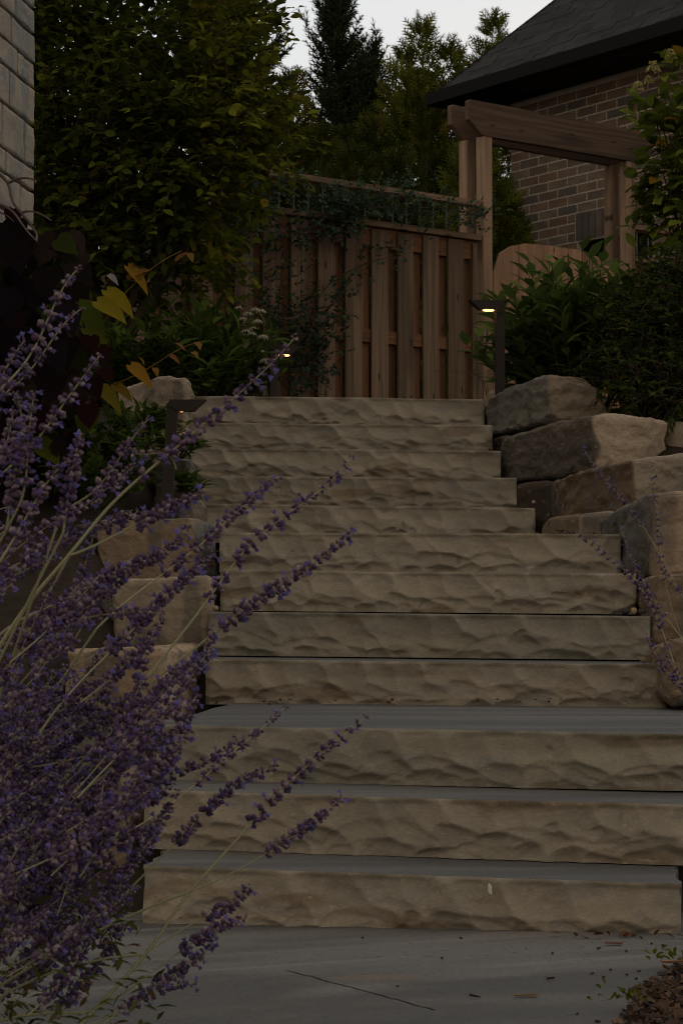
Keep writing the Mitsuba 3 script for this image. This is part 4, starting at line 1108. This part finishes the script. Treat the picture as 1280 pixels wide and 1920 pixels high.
yel = thing('yellow_redbud', 'redbud shoots with large yellow and green heart leaves above the left boulder', 'tree')
tw = [[(150, 700, 9.6), (190, 610, 9.5), (225, 560, 9.4), (262, 522, 9.35), (300, 492, 9.3), (340, 470, 9.3)], [(150, 760, 9.6), (215, 720, 9.4), (255, 703, 9.3), (300, 677, 9.25), (345, 650, 9.2), (372, 642, 9.2)]]
for q in tw:
    cv = spline([at(*z) for z in q], 20)
    m = tube(cv, np.linspace(.005, .0018, 20), 5)
    put(yel, 'shoot', m, 'mat_stem', smooth=True, color=painted(m, (.20, .135, .035)))
YL = [((240, 500), (282, 548), .44, (.33, .185, .028)), ((240, 522), (282, 500), .42, (.30, .15, .04)), ((200, 545), (255, 590), .6, (.26, .21, .02)), ((182, 565), (240, 600), .62, (.27, .22, .022)), ((145, 572), (200, 640), .66, (.10, .135, .02)), ((160, 615), (205, 645), .6, (.11, .13, .02)),
      ((245, 685), (288, 725), .5, (.36, .19, .03)), ((290, 690), (296, 705), .6, (.32, .16, .04)), ((270, 683), (262, 668), .5, (.30, .14, .04)), ((185, 725), (232, 772), .55, (.20, .16, .02)), ((215, 722), (250, 750), .5, (.24, .15, .025)), ((330, 488), (352, 470), .5, (.30, .13, .05)), ((345, 655), (330, 640), .5, (.28, .12, .05)), ((318, 665), (338, 680), .4, (.28, .13, .05)), ((370, 642), (376, 654), .7, (.30, .18, .05)), ((362, 660), (372, 668), .6, (.30, .18, .05)), ((355, 475), (362, 490), .6, (.28, .17, .04)),
      ((70, 828), (115, 870), .7, (.12, .13, .016)), ((175, 770), (165, 810), .7, (.09, .10, .015)), ((150, 780), (160, 822), .7, (.06, .075, .012)), ((85, 575), (105, 605), .7, (.09, .085, .015)), ((30, 480), (52, 500), .6, (.09, .075, .015)), ((60, 515), (72, 545), .5, (.11, .065, .015)), ((255, 500), (248, 492), .8, (.33, .15, .06)), ((205, 515), (222, 532), .45, (.4, .38, .36))]
for (x0, y0), (x1, y1), wr, c0 in YL:
    Y = 9.3 + r.uniform(-.15, .1)
    p0, p1 = at(x0, y0, Y), at(x1, y1, Y - .03)
    L = np.linalg.norm(p1 - p0)
    v, f, c = scatter(*LEAF_HEART, p0[None], (p1 - p0)[None], np.array([[.25 + r.normal() * .2, -.65, .7]]), [L], [L * wr], np.array([c0]) * .82)
    put(yel, 'leaf', (v, f), 'mat_leaf', smooth=True, color=c)
# green perennials between the boulders and the lamp
GER = ['lush green plant left of the path lamp, its leaves reaching the pale top boulder', 'small green plant right behind the foot of the leaning lamp', 'green leafy plant in shade left of the lamp foot, behind the purple spikes', 'green plant under the pale top boulder, left of the lamp', 'tiny green plant squeezed between the lamp foot and the step ends']
for i, (px, py, Y, h, sp, ns) in enumerate([(228, 900, 9.8, .34, .24, 30), (330, 860, 10.0, .14, .10, 9), (165, 950, 9.5, .28, .24, 22), (262, 820, 10.1, .18, .16, 14), (354, 930, 9.75, .09, .07, 6)]):
    b0 = at(px, py, Y)
    clump(thing('geranium', GER[i], 'plant', 'green plants among the left boulders'), rng_of(190 + i), b0, ns, h, sp, LEAF_LANCE, (9, 13), .085, .034, (.046, .078, .014), (.105, .15, .028), 40, cell=.03)

# ---------------------------------------------------------------- Russian sage in front on the left
OCT = np.array([[0, 0, 0], [.5, .45, 0], [0, .5, .5], [-.5, .45, 0], [0, .5, -.5], [.28, .85, .12], [-.25, .88, .15], [0, .8, -.3], [0, 1, 0]], float)
OCTF = np.array([[0, 2, 1], [0, 3, 2], [0, 4, 3], [0, 1, 4], [1, 2, 5], [2, 6, 5], [2, 3, 6], [3, 7, 6], [3, 4, 7], [4, 1, 7], [1, 5, 7], [5, 6, 8], [6, 7, 8], [7, 5, 8]])
LIP = (np.array([[0, 0, 0], [-.4, .5, .1], [0, 1.0, .35], [.4, .5, .1], [-.55, .85, -.25], [.55, .85, -.25], [0, .75, -.4]]), np.array([[0, 1, 2], [0, 2, 3], [0, 1, 4], [0, 3, 5], [0, 4, 6], [0, 6, 5]]))
STEM_C = (.37, .36, .21)

def florets(r, cv, start, gap, size, full=1.0, mauve=.5):
    """Whorls of woolly calyces with a few open violet lips along the curve cv, from the fraction 'start' to its tip."""
    d = np.r_[0, np.cumsum(np.linalg.norm(np.diff(cv, axis=0), axis=1))]
    tot = d[-1]
    cpos, cax, cs, ccol, lpos, lax, lcol = [], [], [], [], [], [], []
    q = tot * start
    tang = unit(np.gradient(cv, axis=0))
    while q < tot:
        k = q / tot
        i = min(np.searchsorted(d, q), len(cv) - 1)
        p, t = cv[i], tang[i]
        a = unit(np.cross(t, [.3, .9, .2])); b = np.cross(t, a)
        shrink = np.interp(k, [start, .5 * (1 + start), 1], [1.05, 1.0, .45])
        n = int(round(r.integers(5, 10) * full * (.6 + .4 * shrink)))
        an = np.arange(n) * 2 * np.pi / max(n, 1) + r.uniform(0, 6)
        out = np.cos(an)[:, None] * a + np.sin(an)[:, None] * b
        axv = unit(out + t * r.uniform(.05, .6, (n, 1)) + r.normal(size=(n, 3)) * .22 + [0, 0, -.12])
        cpos.append(p + out * .0012 + t * r.normal(0, .0022, (n, 1)))
        cax.append(axv); cs.append(size * shrink * r.uniform(.8, 1.2, n))
        m = r.random((n, 1)); g = r.random((n, 1)) < .25
        c = np.where(g, np.array([.38, .30, .345]), np.array([.245, .162, .245]) * (1 - m) + np.array([.140, .100, .225]) * m) * r.uniform(.7, 1.25, (n, 1))
        ccol.append(c)
        o = r.random(n) < (.11 if k > start + .05 else .14) * mauve * 2
        if o.any():
            lpos.append(cpos[-1][o] + axv[o] * cs[-1][o][:, None] * .85); lax.append(axv[o]); lcol.append(np.array([.18, .15, .38]) * r.uniform(.7, 1.4, (o.sum(), 1)))
        q += gap * r.uniform(.75, 1.25) * np.interp(k, [start, 1], [1.12, .62])
    if not cpos: return None
    cpos, cax, cs, ccol = np.vstack(cpos), np.vstack(cax), np.concatenate(cs), np.vstack(ccol)
    v, f, c = scatter(OCT, OCTF, cpos, cax, sphere_dirs(r, len(cpos)), cs, cs * .62, ccol)
    v = v.reshape(len(cpos), -1, 3)
    if lpos:
        lpos, lax, lcol = np.vstack(lpos), np.vstack(lax), np.vstack(lcol)
        v2, f2, c2 = scatter(*LIP, lpos, lax, sphere_dirs(r, len(lpos)) + [0, 0, 1], size * .9, size * .75, lcol)
        return np.vstack([v.reshape(-1, 3), v2]), np.vstack([f, f2 + len(v.reshape(-1, 3))]), np.vstack([c, c2])
    return v.reshape(-1, 3), f, c

def sage_stem(t, r, pts, Y0, Y1, start, gap, size, thick, full=1.0, mauve=.5, side=0, sidelen=.1):
    """One stem, measured as pixels from foot to tip, going from distance Y0 to Y1; the flowers start at the fraction 'start'."""
    n = 40
    P2 = np.array(pts, float)
    dd = np.r_[0, np.cumsum(np.linalg.norm(np.diff(P2, axis=0), axis=1))]; dd /= dd[-1]
    cv = spline([at(x, y, Y0 + (Y1 - Y0) * s) for (x, y), s in zip(pts, dd)], n)
    w = np.linspace(thick, .0007, n)
    m = tube(cv, w, 5)
    st = put(t, 'stem', m, 'mat_stem', smooth=True, color=painted(m, np.array(STEM_C) * r.uniform(.8, 1.15)))
    def spike(g):
        if g: put(st, 'flower_spike', (g[0], g[1]), 'mat_petal', smooth=True, color=g[2])
    spike(florets(r, cv, start, gap, size * 1.18, full, mauve))
    for _ in range(side):
        i = int(r.uniform(.35, .85) * n)
        tg = unit(cv[min(i + 1, n - 1)] - cv[i - 1])
        d = unit(tg + r.normal(size=3) * [.45, .3, .35])
        ln = sidelen * r.uniform(.5, 1.3)
        b = spline([cv[i], cv[i] + d * ln * .5, cv[i] + unit(d + tg * .6 + [0, 0, .2]) * ln], 14)
        m = tube(b, np.linspace(thick * .45, .0006, 14), 4)
        put(st, 'side_twig', m, 'mat_stem', color=painted(m, STEM_C))
        spike(florets(r, b, .25, gap, size * 1.1, full, mauve))

r = rng_of(210)
sage = thing('russian_sage', 'big russian sage with violet flower spikes leaning in from the left foreground', 'flowering plant')
MAIN = [  # pixels foot -> tip, Y foot, Y tip, flower start, whorl gap, size, thickness
    ([(-150, 900), (-20, 750), (60, 660), (100, 575), (147, 503)], 2.9, 2.95, .42, .021, .0098, .0022),
    ([(-120, 850), (0, 745), (60, 690), (110, 620), (155, 577)], 2.95, 3.0, .30, .017, .0068, .0016),
    ([(-60, 980), (0, 893), (60, 835), (110, 770), (150, 715), (186, 668)], 2.9, 2.95, .42, .017, .0095, .0020),
    ([(30, 960), (48, 900), (52, 840), (58, 780), (64, 737)], 2.85, 2.85, .25, .012, .0090, .0018),
    ([(10, 1000), (22, 930), (34, 850), (40, 790), (30, 740)], 2.9, 2.9, .2, .010, .0095, .0018),
    ([(118, 1000), (128, 930), (138, 870), (152, 812)], 2.85, 2.85, .12, .0085, .0102, .0018),
    ([(105, 990), (120, 960), (165, 930), (210, 880), (250, 820), (278, 786)], 3.0, 3.0, .35, .014, .0085, .0016),
    ([(-60, 1300), (0, 1210), (70, 1110), (130, 1040), (200, 955), (315, 852), (440, 745), (500, 690), (552, 633)], 3.0, 3.15, .56, .021, .0105, .0036),
    ([(130, 1042), (200, 1012), (270, 975), (330, 945), (378, 925)], 3.02, 3.1, .50, .0085, .0100, .0020),
    ([(-30, 1230), (35, 1165), (130, 1120), (210, 1075), (300, 1040), (350, 990)], 3.05, 3.2, .5, .009, .0095, .0022),
    ([(180, 1180), (260, 1110), (340, 1050), (400, 1000), (460, 945), (525, 893)], 3.3, 3.5, .35, .014, .0088, .0018),
    ([(120, 1500), (200, 1370), (300, 1240), (400, 1110), (470, 1020), (580, 935), (658, 858)], 3.3, 3.6, .52, .021, .0095, .0034),
    ([(150, 1480), (250, 1310), (360, 1220), (470, 1135), (560, 1075), (662, 995)], 3.3, 3.45, .55, .0125, .0100, .0026),
    ([(240, 1560), (330, 1500), (420, 1425), (480, 1375), (535, 1326)], 3.7, 3.9, .4, .016, .0080, .0014),
    ([(120, 1960), (200, 1870), (280, 1780), (350, 1680), (430, 1590), (500, 1510), (600, 1415), (686, 1345)], 3.2, 3.5, .62, .019, .0098, .0036),
    ([(360, 1670), (430, 1640), (500, 1600), (560, 1560), (640, 1497)], 3.3, 3.45, .45, .012, .0092, .0014),
    ([(270, 1790), (340, 1745), (400, 1712), (450, 1685), (470, 1660)], 3.25, 3.3, .55, .010, .0095, .0014),
    ([(160, 1900), (250, 1850), (330, 1790), (400, 1745), (458, 1722)], 3.2, 3.25, .60, .010, .0092, .0016),
    ([(150, 1930), (230, 1890), (290, 1850), (350, 1810), (396, 1775)], 3.2, 3.25, .55, .010, .0090, .0014),
    ([(100, 1990), (170, 1940), (250, 1880), (320, 1850), (365, 1845)], 3.15, 3.2, .5, .011, .0085, .0014),
    ([(-40, 1700), (60, 1540), (160, 1420), (260, 1330), (340, 1260), (400, 1225)], 3.1, 3.25, .5, .010, .0098, .0028),
    ([(-40, 1660), (40, 1560), (130, 1480), (230, 1420), (330, 1370)], 3.05, 3.2, .45, .010, .0095, .0024),
    ([(200, 1600), (290, 1480), (350, 1440), (400, 1420), (440, 1385)], 3.4, 3.5, .4, .013, .0088, .0014),
    ([(160, 1760), (260, 1650), (350, 1560), (420, 1490), (480, 1450), (515, 1440)], 3.3, 3.4, .5, .011, .0095, .0020),
    ([(180, 1420), (260, 1330), (330, 1270), (380, 1235), (395, 1180)], 3.25, 3.3, .45, .009, .0095, .0016),
    ([(60, 1400), (140, 1290), (230, 1200), (310, 1120), (370, 1065), (400, 1040)], 3.15, 3.3, .45, .010, .0098, .0022),
    ([(-40, 1100), (20, 1020), (60, 950), (100, 890), (130, 860)], 2.8, 2.85, .4, .012, .0098, .0020),
    ([(-80, 1010), (-30, 930), (0, 870), (20, 800), (25, 770)], 2.8, 2.85, .3, .011, .0098, .0020),
    ([(-60, 800), (-20, 760), (0, 715), (30, 660), (45, 640)], 2.95, 3.0, .3, .013, .0090, .0016),
    ([(330, 880), (300, 850), (255, 850), (240, 835)], 3.1, 3.1, .6, .016, .0075, .0010),
]
for pts, Y0, Y1, s0, gap, size, th in MAIN:
    sage_stem(sage, r, pts, Y0, Y1, s0, gap, size, th, side=0)
for i in range(150):                                               # the thick of the plant
    tx, ty = (r.uniform(-30, 360), r.uniform(930, 1760)) if i < 96 else (r.uniform(20, 350), r.uniform(1330, 1740))
    if tx > 385 - abs(ty - 1330) * .30: continue
    ln, an = r.uniform(180, 340), math.radians(r.normal(43, 13))
    Y = r.uniform(2.85, 3.45)
    fx, fy = tx - ln * math.cos(an), ty + ln * math.sin(an)
    mx, my = (tx + fx) / 2 + r.normal(0, 8), (ty + fy) / 2 + r.normal(0, 8) + 6
    sage_stem(sage, r, [(fx, fy), (mx, my), (tx, ty)], Y, Y + r.uniform(-.05, .15), r.uniform(.12, .4), r.uniform(.010, .017), r.uniform(.0080, .0100), r.uniform(.0007, .0013), side=int(r.integers(0, 3)), sidelen=.10, mauve=.4)
foot = np.array([-.78, 3.05, -.02])
crown = []
for pts, Y0, Y1, *_ in MAIN[:27]:
    p1 = at(*pts[0], Y0)
    crown.append(tube(spline([foot + [r.normal(0, .08), r.normal(0, .10), 0], (foot + p1) / 2 + [r.normal(0, .03), 0, .08], p1], 12), np.linspace(.003, .002, 12), 5))
m = join(crown)
put(sage, 'lower_stems', m, 'mat_stem', smooth=True, color=painted(m, np.array(STEM_C) * .8))
n = 300
px, py = r.uniform(-20, 330, n), r.uniform(1640, 1940, n)
k = (px < 330 - (1940 - py) * .35)
px, py = px[k], py[k]; n = len(px)
pp = np.array([at(a_, b_, Y) for a_, b_, Y in zip(px, py, r.uniform(3.0, 3.5, n))])
an = r.uniform(0, 2 * np.pi, n)
put_leaves(sage, LEAF_LANCE, pp, unit(np.c_[np.cos(an), np.sin(an) * .6, r.uniform(-.3, 1.0, n)]), unit(np.c_[r.normal(0, .4, n), -.4 + 0 * an, np.ones(n)]), .032 * r.uniform(.6, 1.3, n), .0085, leaf_colors(r, n, (.05, .062, .02), (.11, .12, .04), .2, .10, (.13, .075, .03)), 40, r, cell=.012)

# the slender one at the right edge, by the orange-tan block
sage2 = thing('russian_sage', 'thin sparse russian sage reaching in from the right frame edge over the boulders', 'flowering plant')
for pts, Y0, Y1, s0, gap, size, th, full in [
        ([(1380, 1430), (1290, 1310), (1240, 1180), (1195, 1095), (1150, 1052), (1078, 997)], 6.4, 6.6, .52, .016, .0085, .0022, 1.1),
        ([(1340, 1300), (1262, 1150), (1240, 1050), (1232, 960), (1221, 874)], 6.5, 6.6, .50, .021, .0080, .0014, .55),
        ([(1310, 1240), (1230, 1130), (1190, 1060), (1170, 1010), (1163, 985)], 6.5, 6.6, .35, .017, .0085, .0014, .8),
        ([(1350, 1400), (1290, 1300), (1250, 1260), (1225, 1220), (1212, 1190)], 6.4, 6.5, .25, .016, .0085, .0014, 1.0),
        ([(1390, 1250), (1280, 1120), (1200, 980), (1140, 905), (1094, 843)], 6.6, 6.8, .62, .018, .0085, .0014, .9),
        ([(1350, 1230), (1290, 1120), (1250, 1080), (1235, 1050), (1238, 1010)], 6.5, 6.6, .3, .022, .0075, .0012, .6),
        ([(1340, 1360), (1285, 1290), (1262, 1250), (1250, 1225), (1255, 1200)], 6.4, 6.5, .3, .018, .0080, .0012, .8)]:
    sage_stem(sage2, r, pts, Y0, Y1, s0, gap, size, th, full=full, mauve=.6)
f2 = np.array([at(1400, 1500, 6.4)[0], 6.4, .18])
m = join([tube(spline([f2 + [r.normal(0, .03), r.normal(0, .03), 0], (f2 + at(*q, 6.45)) / 2 + [0, 0, .04], at(*q, 6.45)], 8), .0025, 4) for q in [(1380, 1430), (1340, 1300), (1350, 1400), (1390, 1250), (1350, 1230)]])
put(sage2, 'lower_stems', m, 'mat_stem', color=painted(m, STEM_C))

# ---------------------------------------------------------------- mulch, litter, pebbles
def chip_mesh(p, L, W, H, yaw, r, tilt=.2):
    m = trimesh.creation.box([L, W, H])
    v = np.array(m.vertices)
    v[:, 1] *= 1 - .45 * (v[:, 0] > 0) * r.random()
    v += r.normal(size=v.shape) * [L * .06, W * .14, H * .2]
    Rm = trimesh.transformations.euler_matrix(r.normal(0, tilt), r.normal(0, tilt), yaw)
    return v @ Rm[:3, :3].T + p, np.array(m.faces)
r = rng_of(230)
ms, cs = [], []
edge_x = lerp_table([(y, x) for x, y in edge])
for _ in range(5200):
    y = r.uniform(3.2, 5.5)
    x = edge_x(y) + abs(r.normal(0, .3)) - .01
    if x > 1.4: continue
    z = ground_height(np.array([x]), np.array([y]))[0] + .035 + .02 * min(1, (x - edge_x(y)) * 6)
    L = r.uniform(.012, .05)
    ms.append(chip_mesh(np.array([x, y, max(z, .004)]), L, L * r.uniform(.2, .5), .006, r.uniform(0, 6.3), r, .35))
    b = [(.085, .052, .034), (.05, .032, .023), (.125, .082, .055), (.06, .05, .043), (.032, .024, .02)][int(r.choice(5, p=[.3, .3, .14, .12, .14]))]
    cs.append(np.tile(np.array(b) * r.uniform(.7, 1.3), (8, 1)))
mulch = thing('bark_mulch', 'dark bark mulch of the bed at the bottom right corner', 'mulch', kind='stuff')
scene[mulch] = mikit.ply(join(ms), 'mat_chip', color=np.vstack(cs))
def litter(name, px, py, Y, L, W, H, yaw, color, label, cat_, z=None, group=None, tilt=.08, kind='chip'):
    p = at(px, py, Y)
    if z is not None: p = np.array([p[0], p[1], z])
    if kind == 'chip':
        v, f = chip_mesh(p, L, W, H, yaw, r, tilt)
        single(name, (v, f), 'mat_chip', label, cat_, group, color=np.tile(np.array(color), (len(v), 1)))
    elif kind == 'leaf':
        v, f, c = scatter(*LEAF_OVAL, p[None], np.array([[math.cos(yaw), math.sin(yaw), .05]]), np.array([[.1, -.1, 1.0]]), [L], [W], np.array([color]))
        single(name, (v, f), 'mat_leaf', label, cat_, group, color=c)
    else:
        m = trimesh.creation.icosphere(2, 1.0)
        q = np.array(m.vertices)
        q = q * (1 + .35 * (meshkit.fbm(q * 1.3 + px, 2)[:, None] - .5)) * [L / 2, W / 2, H / 2]
        m.vertices = q @ trimesh.transformations.rotation_matrix(yaw, [0, 0, 1])[:3, :3].T + p
        single(name, m, 'mat_chip', label, cat_, group, smooth=True, color=painted(m, color))
def on_patio(py): return .8 * FOCAL / (py - 1140)
for px, py, L, W, yaw, c, lab in [
        (985, 1864, .060, .012, .15, (.20, .13, .08), 'long pale bark chip lying on the patio'),
        (890, 1866, .032, .007, -.3, (.04, .03, .025), 'thin dark twig end on the patio, left of the long pale chip'),
        (1150, 1768, .05, .014, .0, (.15, .09, .06), 'reddish bark chip against the foot of the lowest step'),
        (1188, 1864, .028, .018, .6, (.20, .12, .07), 'tan bark chip at the edge of the mulch'),
        (1031, 1833, .022, .008, .2, (.05, .028, .024), 'small dark red chip on the patio'),
        (1265, 1850, .09, .014, .5, (.24, .13, .075), 'long reddish splinter on the mulch at the right edge')]:
    litter('bark_chip', px, py, on_patio(py), L * .72, W * .72, .004, yaw, c, lab, 'bark chip', z=.006 if px < 1240 else .06)
for px, py, s in [(1122, 1775, .016), (1110, 1822, .013), (1131, 1828, .010), (1144, 1815, .012), (1174, 1780, .012), (1197, 1817, .014), (1103, 1866, .009), (1120, 1910, .016), (864, 1756, .014), (1175, 1824, .010), (1221, 1766, .010), (680, 1755, .012), (1082, 1896, .010), (1123, 1861, .008), (1192, 1831, .010), (828, 1793, .011), (1035, 1784, .010), (745, 1845, .010), (1244, 1770, .014)]:
    litter('soil_crumb', px, py, on_patio(py), s * .62, s * .36, .003, r.uniform(0, 3), (.04, .034, .028), 'small dark crumb of soil on the patio', 'soil crumb', z=.003, group='soil crumbs scattered on the patio')
litter('fallen_leaf', 1234, 1787, on_patio(1787), .022, .012, .01, .3, (.2, .19, .07), 'small yellow-green leaf lying on the patio near the mulch', 'leaf', z=.004, kind='leaf')
# pebbles on and between the steps
z5 = at(1180, 1152, 7.95)[2]
for px, py, Y, L, H, c, lab in [(1172, 1147, 8.0, .036, .024, (.05, .048, .045), 'dark pebble at the left of the three in the step joint'),
                                (1188, 1146, 8.02, .026, .026, (.42, .30, .17), 'pale orange pebble between two dark ones in the step joint'),
                                (1203, 1147, 8.0, .034, .022, (.06, .056, .05), 'dark pebble at the right end of the step joint, by the boulder'),
                                (1206, 1238, 7.62, .024, .018, (.22, .18, .14), 'small beige pebble on the pale step by the boulder'),
                                (1257, 1250, 7.5, .05, .04, (.26, .165, .11), 'pinkish stone chunk between the boulders at the right'),
                                (1268, 1302, 7.3, .035, .03, (.21, .15, .10), 'tan pebble above a dark one at the foot of the right boulder'),
                                (1277, 1316, 7.25, .04, .03, (.07, .065, .06), 'dark rounded pebble at the right end of the grey landing'),
                                (1000, 942, 10.1, .022, .018, (.4, .34, .28), 'tiny pale pebble in the gap at the right of the narrow flight'),
                                (404, 1141, 8.05, .03, .022, (.33, .24, .16), 'tan pebble in the dark gap left of the steps')]:
    litter('pebble', px, py, Y, L, L * .8, H, r.uniform(0, 3), c, lab, 'pebble', kind='pebble')
litter('stone_flake', 918, 1668, 5.322, .007, .014, .017, .1, (.72, .68, .6), 'white stone flake stuck on the face of the lowest step', 'stone flake')
# leaf litter in the gaps beside the steps
pos = []
for px, py, Y, n_, sx, sy in [(402, 1060, 8.75, 26, .02, .06), (400, 1110, 8.4, 10, .02, .05), (930, 850, 10.9, 14, .02, .05), (1190, 1090, 8.45, 10, .02, .04), (1060, 1000, 9.0, 14, .06, .02), (1256, 1300, 7.45, 12, .04, .03), (560, 1318, 7.45, 16, .25, .012), (1000, 1316, 7.45, 14, .2, .012), (1180, 1757, 5.2, 16, .10, .012)]:
    c0 = at(px, py, Y)
    pos.append(c0 + np.c_[r.normal(0, sx, n_), r.normal(0, .02, n_), abs(r.normal(0, sy * .4, n_))])
pos = np.vstack(pos); n = len(pos)
lit = thing('leaf_litter', 'brown dry leaf scraps caught in the gaps and corners of the steps', 'leaf litter', kind='stuff')
v, f, c = scatter(*LEAF_OVAL, pos, unit(r.normal(size=(n, 3)) * [1, 1, .4]), unit(r.normal(size=(n, 3)) * .4 + [0, 0, 1]), .022 * r.uniform(.6, 1.4, n), .013, leaf_colors(r, n, (.07, .035, .02), (.17, .09, .05), .2))
scene[lit] = mikit.ply((v, f), 'mat_leaf', color=c)
# little weeds by the mulch edge and dry stalks at the arch post
for px, py, Y, s, lab in [(1250, 1812, 4.76, .03, 'small green weed at the mulch edge by the right frame edge'), (1178, 1888, 4.28, .035, 'low green weed spilling over the mulch onto the patio')]:
    p0 = at(px, py, Y); p0[2] = .03
    t = thing('weed', lab, 'weed')
    n = 26
    v, f, c = scatter(*LEAF_OVAL, p0 + r.normal(size=(n, 3)) * [s * .8, s * .5, .006], unit(np.c_[r.normal(size=(n, 2)), r.uniform(.3, 1.2, n)]), np.tile([0, -.3, 1.0], (n, 1)), .018 * r.uniform(.6, 1.3, n), .009, leaf_colors(r, n, (.07, .085, .014), (.12, .13, .02), .15))
    put(t, 'foliage', (v, f), 'mat_leaf', color=c)
t = thing('grass_tuft', 'few dry grass stalks at the foot of the arch post', 'grass')
p0 = at(905, 745, 12.3); p0[2] = 1.88
m = join([tube(spline([p0 + [r.normal(0, .05), r.normal(0, .03), 0], p0 + [r.normal(0, .08), 0, .2], p0 + [r.normal(0, .14), 0, r.uniform(.25, .4)]], 8), np.linspace(.0022, .0008, 8), 4) for _ in range(11)])
put(t, 'stalks', m, 'mat_stem', color=painted(m, (.14, .12, .05)))
